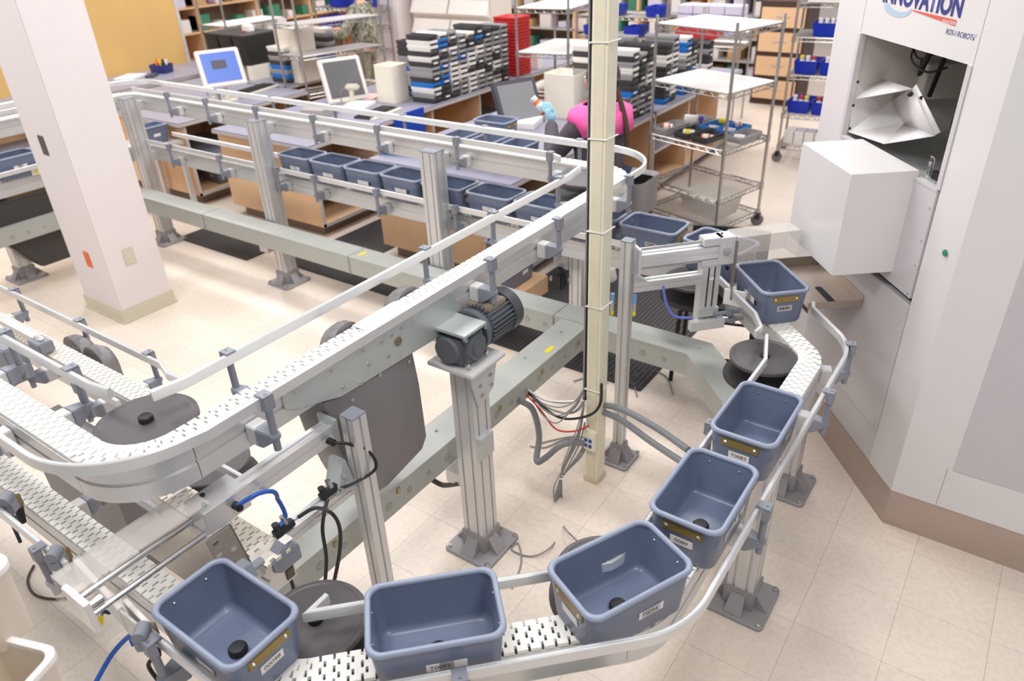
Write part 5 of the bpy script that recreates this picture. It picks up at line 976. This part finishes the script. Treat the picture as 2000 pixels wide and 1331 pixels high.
def person(label, loc, face, H, jacket, pants, shoe, arms, head_turn=0, lean=(0, 0)):
    """arms: list of (elbow, wrist) offsets in local frame: x forward, y left, z up"""
    t = thing('person', label, 'person', loc, face); k = H/1.65; lx, ly = lean
    V = lambda x, y, z: Vector((x+lx*z/1.3, y+ly*z/1.3, z*k))
    sh = [V(.0, .185, 1.31), V(.0, -.185, 1.31)]
    J = [(V(0, 0, .92), (.13, .11)), (V(0, 0, 1.08), (.125, .1)), (V(0, 0, 1.24), (.15, .11)), (V(0, 0, 1.36), (.09, .07)), (V(.0, 0, 1.43), .048), (V(.02, 0, 1.48), .05), (V(.01, 0, 1.555), (.08, .088)), (V(.01, 0, 1.62), (.062, .07))]
    E_ = [(i, i+1) for i in range(7)]; JJ = [(V(0, 0, .86), (.19, .16)), (V(0, 0, 1.05), (.175, .15)), (V(0, 0, 1.24), (.2, .15)), (V(0, 0, 1.355), (.13, .1)), (V(0, 0, 1.4), (.065, .06))]; JE = [(0, 1), (1, 2), (2, 3), (3, 4)]
    for s, (el, wr) in zip(sh, arms):
        el, wr = Vector(el), Vector(wr); i = len(J); J += [(s, .055), (el, .04), (wr, .028)]; E_ += [(2, i), (i, i+1), (i+1, i+2)]
        i = len(JJ); JJ += [(s, .085), (s.lerp(el, .5), .072), (el, .064), (el.lerp(wr, 1.02), .046)]; JE += [(2, i), (i, i+1), (i+1, i+2), (i+2, i+3)]
    PJ = [(V(0, 0, .93), (.14, .12))]; PE = []
    for s in (1, -1):
        i = len(J); J += [(V(0, .085*s, .86), .08), (V(.02, .095*s, .48), .055), (V(0, .1*s, .08), .038)]; E_ += [(0, i), (i, i+1), (i+1, i+2)]
        i = len(PJ); PJ += [(V(0, .088*s, .84), .095), (V(.02, .097*s, .48), .072), (V(0, .1*s, .12), .06)]; PE += [(0, i), (i, i+1), (i+1, i+2)]
        so = MB(); so.loft([rrect(.125, .045, .04, 0, 5, .045, .1*s), rrect(.13, .05, .045, .03, 5, .045, .1*s), rrect(.105, .045, .04, .06, 5, .03, .1*s), rrect(.06, .042, .04, .1, 5, -.01, .1*s)]); so.build('shoe', shoe, t, ang=60)
    body = skin('body', J, E_, SKIN, t); skin('jacket', JJ, JE, jacket, t); skin('trousers', PJ, PE, pants, t)
    hc = V(.015, 0, 1.55); fx = Matrix.Translation(hc) @ Matrix.Rotation(head_turn, 4, 'Z')
    MB().sphere((0, 0, 0), .024, 8, 6, (.9, .5, .9), fx @ Matrix.Translation((.105, 0, -.02))).build('nose', SKIN, body)
    for s in (1, -1):
        MB().sphere((0, 0, 0), .013, 8, 6, (.6, 1, .7), fx @ Matrix.Translation((.09, .034*s, .012))).build('eye', PAPER, body); MB().sphere((0, 0, 0), .006, 8, 6, (1, 1, 1), fx @ Matrix.Translation((.097, .034*s, .012))).build('pupil', INK, body); MB().sphere((0, 0, 0), .03, 8, 6, (.5, .25, 1), fx @ Matrix.Translation((0, .092*s, -.01))).build('ear', SKIN, body)
    MB().sphere((0, 0, 0), .022, 10, 6, (.3, 1, .3), fx @ Matrix.Translation((.092, 0, -.058))).build('mouth', mat('lips', (182, 104, 98), .5), body)
    MB().sphere((0, 0, 0), .108, 20, 12, (1, .98, 1.05), fx @ Matrix.Translation((-.03, 0, .03))).build('hair', HAIR, t, ang=80)
    return t, V, fx
worker, Vw, fxw = person('worker in charcoal fleece and pink collar holding an orange bottle behind the pole', (-2.05, 1.55, .0), math.radians(168), 1.5, JACK, NAVYP, mat('white trainer', (232, 226, 222), .6, 0, .1, 60), [((.28, .16, .9), (.5, -.06, 1.06)), ((.25, -.25, .95), (.48, -.24, .92))])
def loc_w(p): return Matrix.Rotation(math.radians(-168), 4, 'Z') @ (Vector(p)-Vector((-2.05, 1.55, 0)))
hb = loc_w(at(1080, 203, x=-2.56)); 
sc = MB(); sc.loft([[Vw(.0, 0, 1.36+dz)+Vector(((.15+r)*math.cos(a), (.2+r)*math.sin(a), (-.1 if math.cos(a) < -.2 else -.02)*(dz < 0))) for a in [2*math.pi*i/20 for i in range(20)]] for dz, r in ((-.03, .045), (.0, .03), (.035, -.03), (.05, -.055))], False, False); so_ = sc.build('collar', PINK, worker, ang=80); so_.modifiers.new('thick', 'SOLIDIFY').thickness = .012
MB().tube(smooth([fxw @ Vector((-.12, 0, .0)), Vw(-.17, -.01, 1.38), Vw(-.21, -.01, 1.24), Vw(-.215, -.01, 1.12)], 6), .017, 10).build('ponytail', HAIR, worker); MB().sphere(fxw @ Vector((-.125, 0, .0)), .032, 10, 8).build('hair_tie', RUB, worker)
wr = Vector((.5, -.06, 1.06)); h1 = hand(worker, wr, (.35, .0, .9), (.8, -.3, -.2), GLOVE, .9); h2 = hand(worker, Vector((.48, -.24, .92)), (.9, -.1, -.1), (0, 0, -1), SKIN, .5)
bp_ = Matrix.Translation((-2.05, 1.55, 0)) @ Matrix.Rotation(math.radians(168), 4, 'Z') @ (wr+Vector((.075, -.02, .05)))
bb_ = bottle('orange bottle with white cap in the gloved hand of the worker', bp_, .028, .14, AMB, WB, None, PAPER); bb_.rotation_euler = (math.radians(15), math.radians(-38), 0)
soldier, Vs, fxs = person('person in camouflage behind the left wire rack, head cut off at the top', (-6.95, 4.35, 0), math.radians(200), 1.72, camo(), camo(), RUB, [((.15, .28, 1.1), (.35, .12, 1.1)), ((.15, -.28, 1.1), (.35, -.1, 1.12))])
hand(soldier, (.35, .12, 1.1), (.9, -.2, .1), (0, 0, -1), SKIN); hand(soldier, (.35, -.1, 1.12), (.9, .2, .1), (0, 0, -1), SKIN)
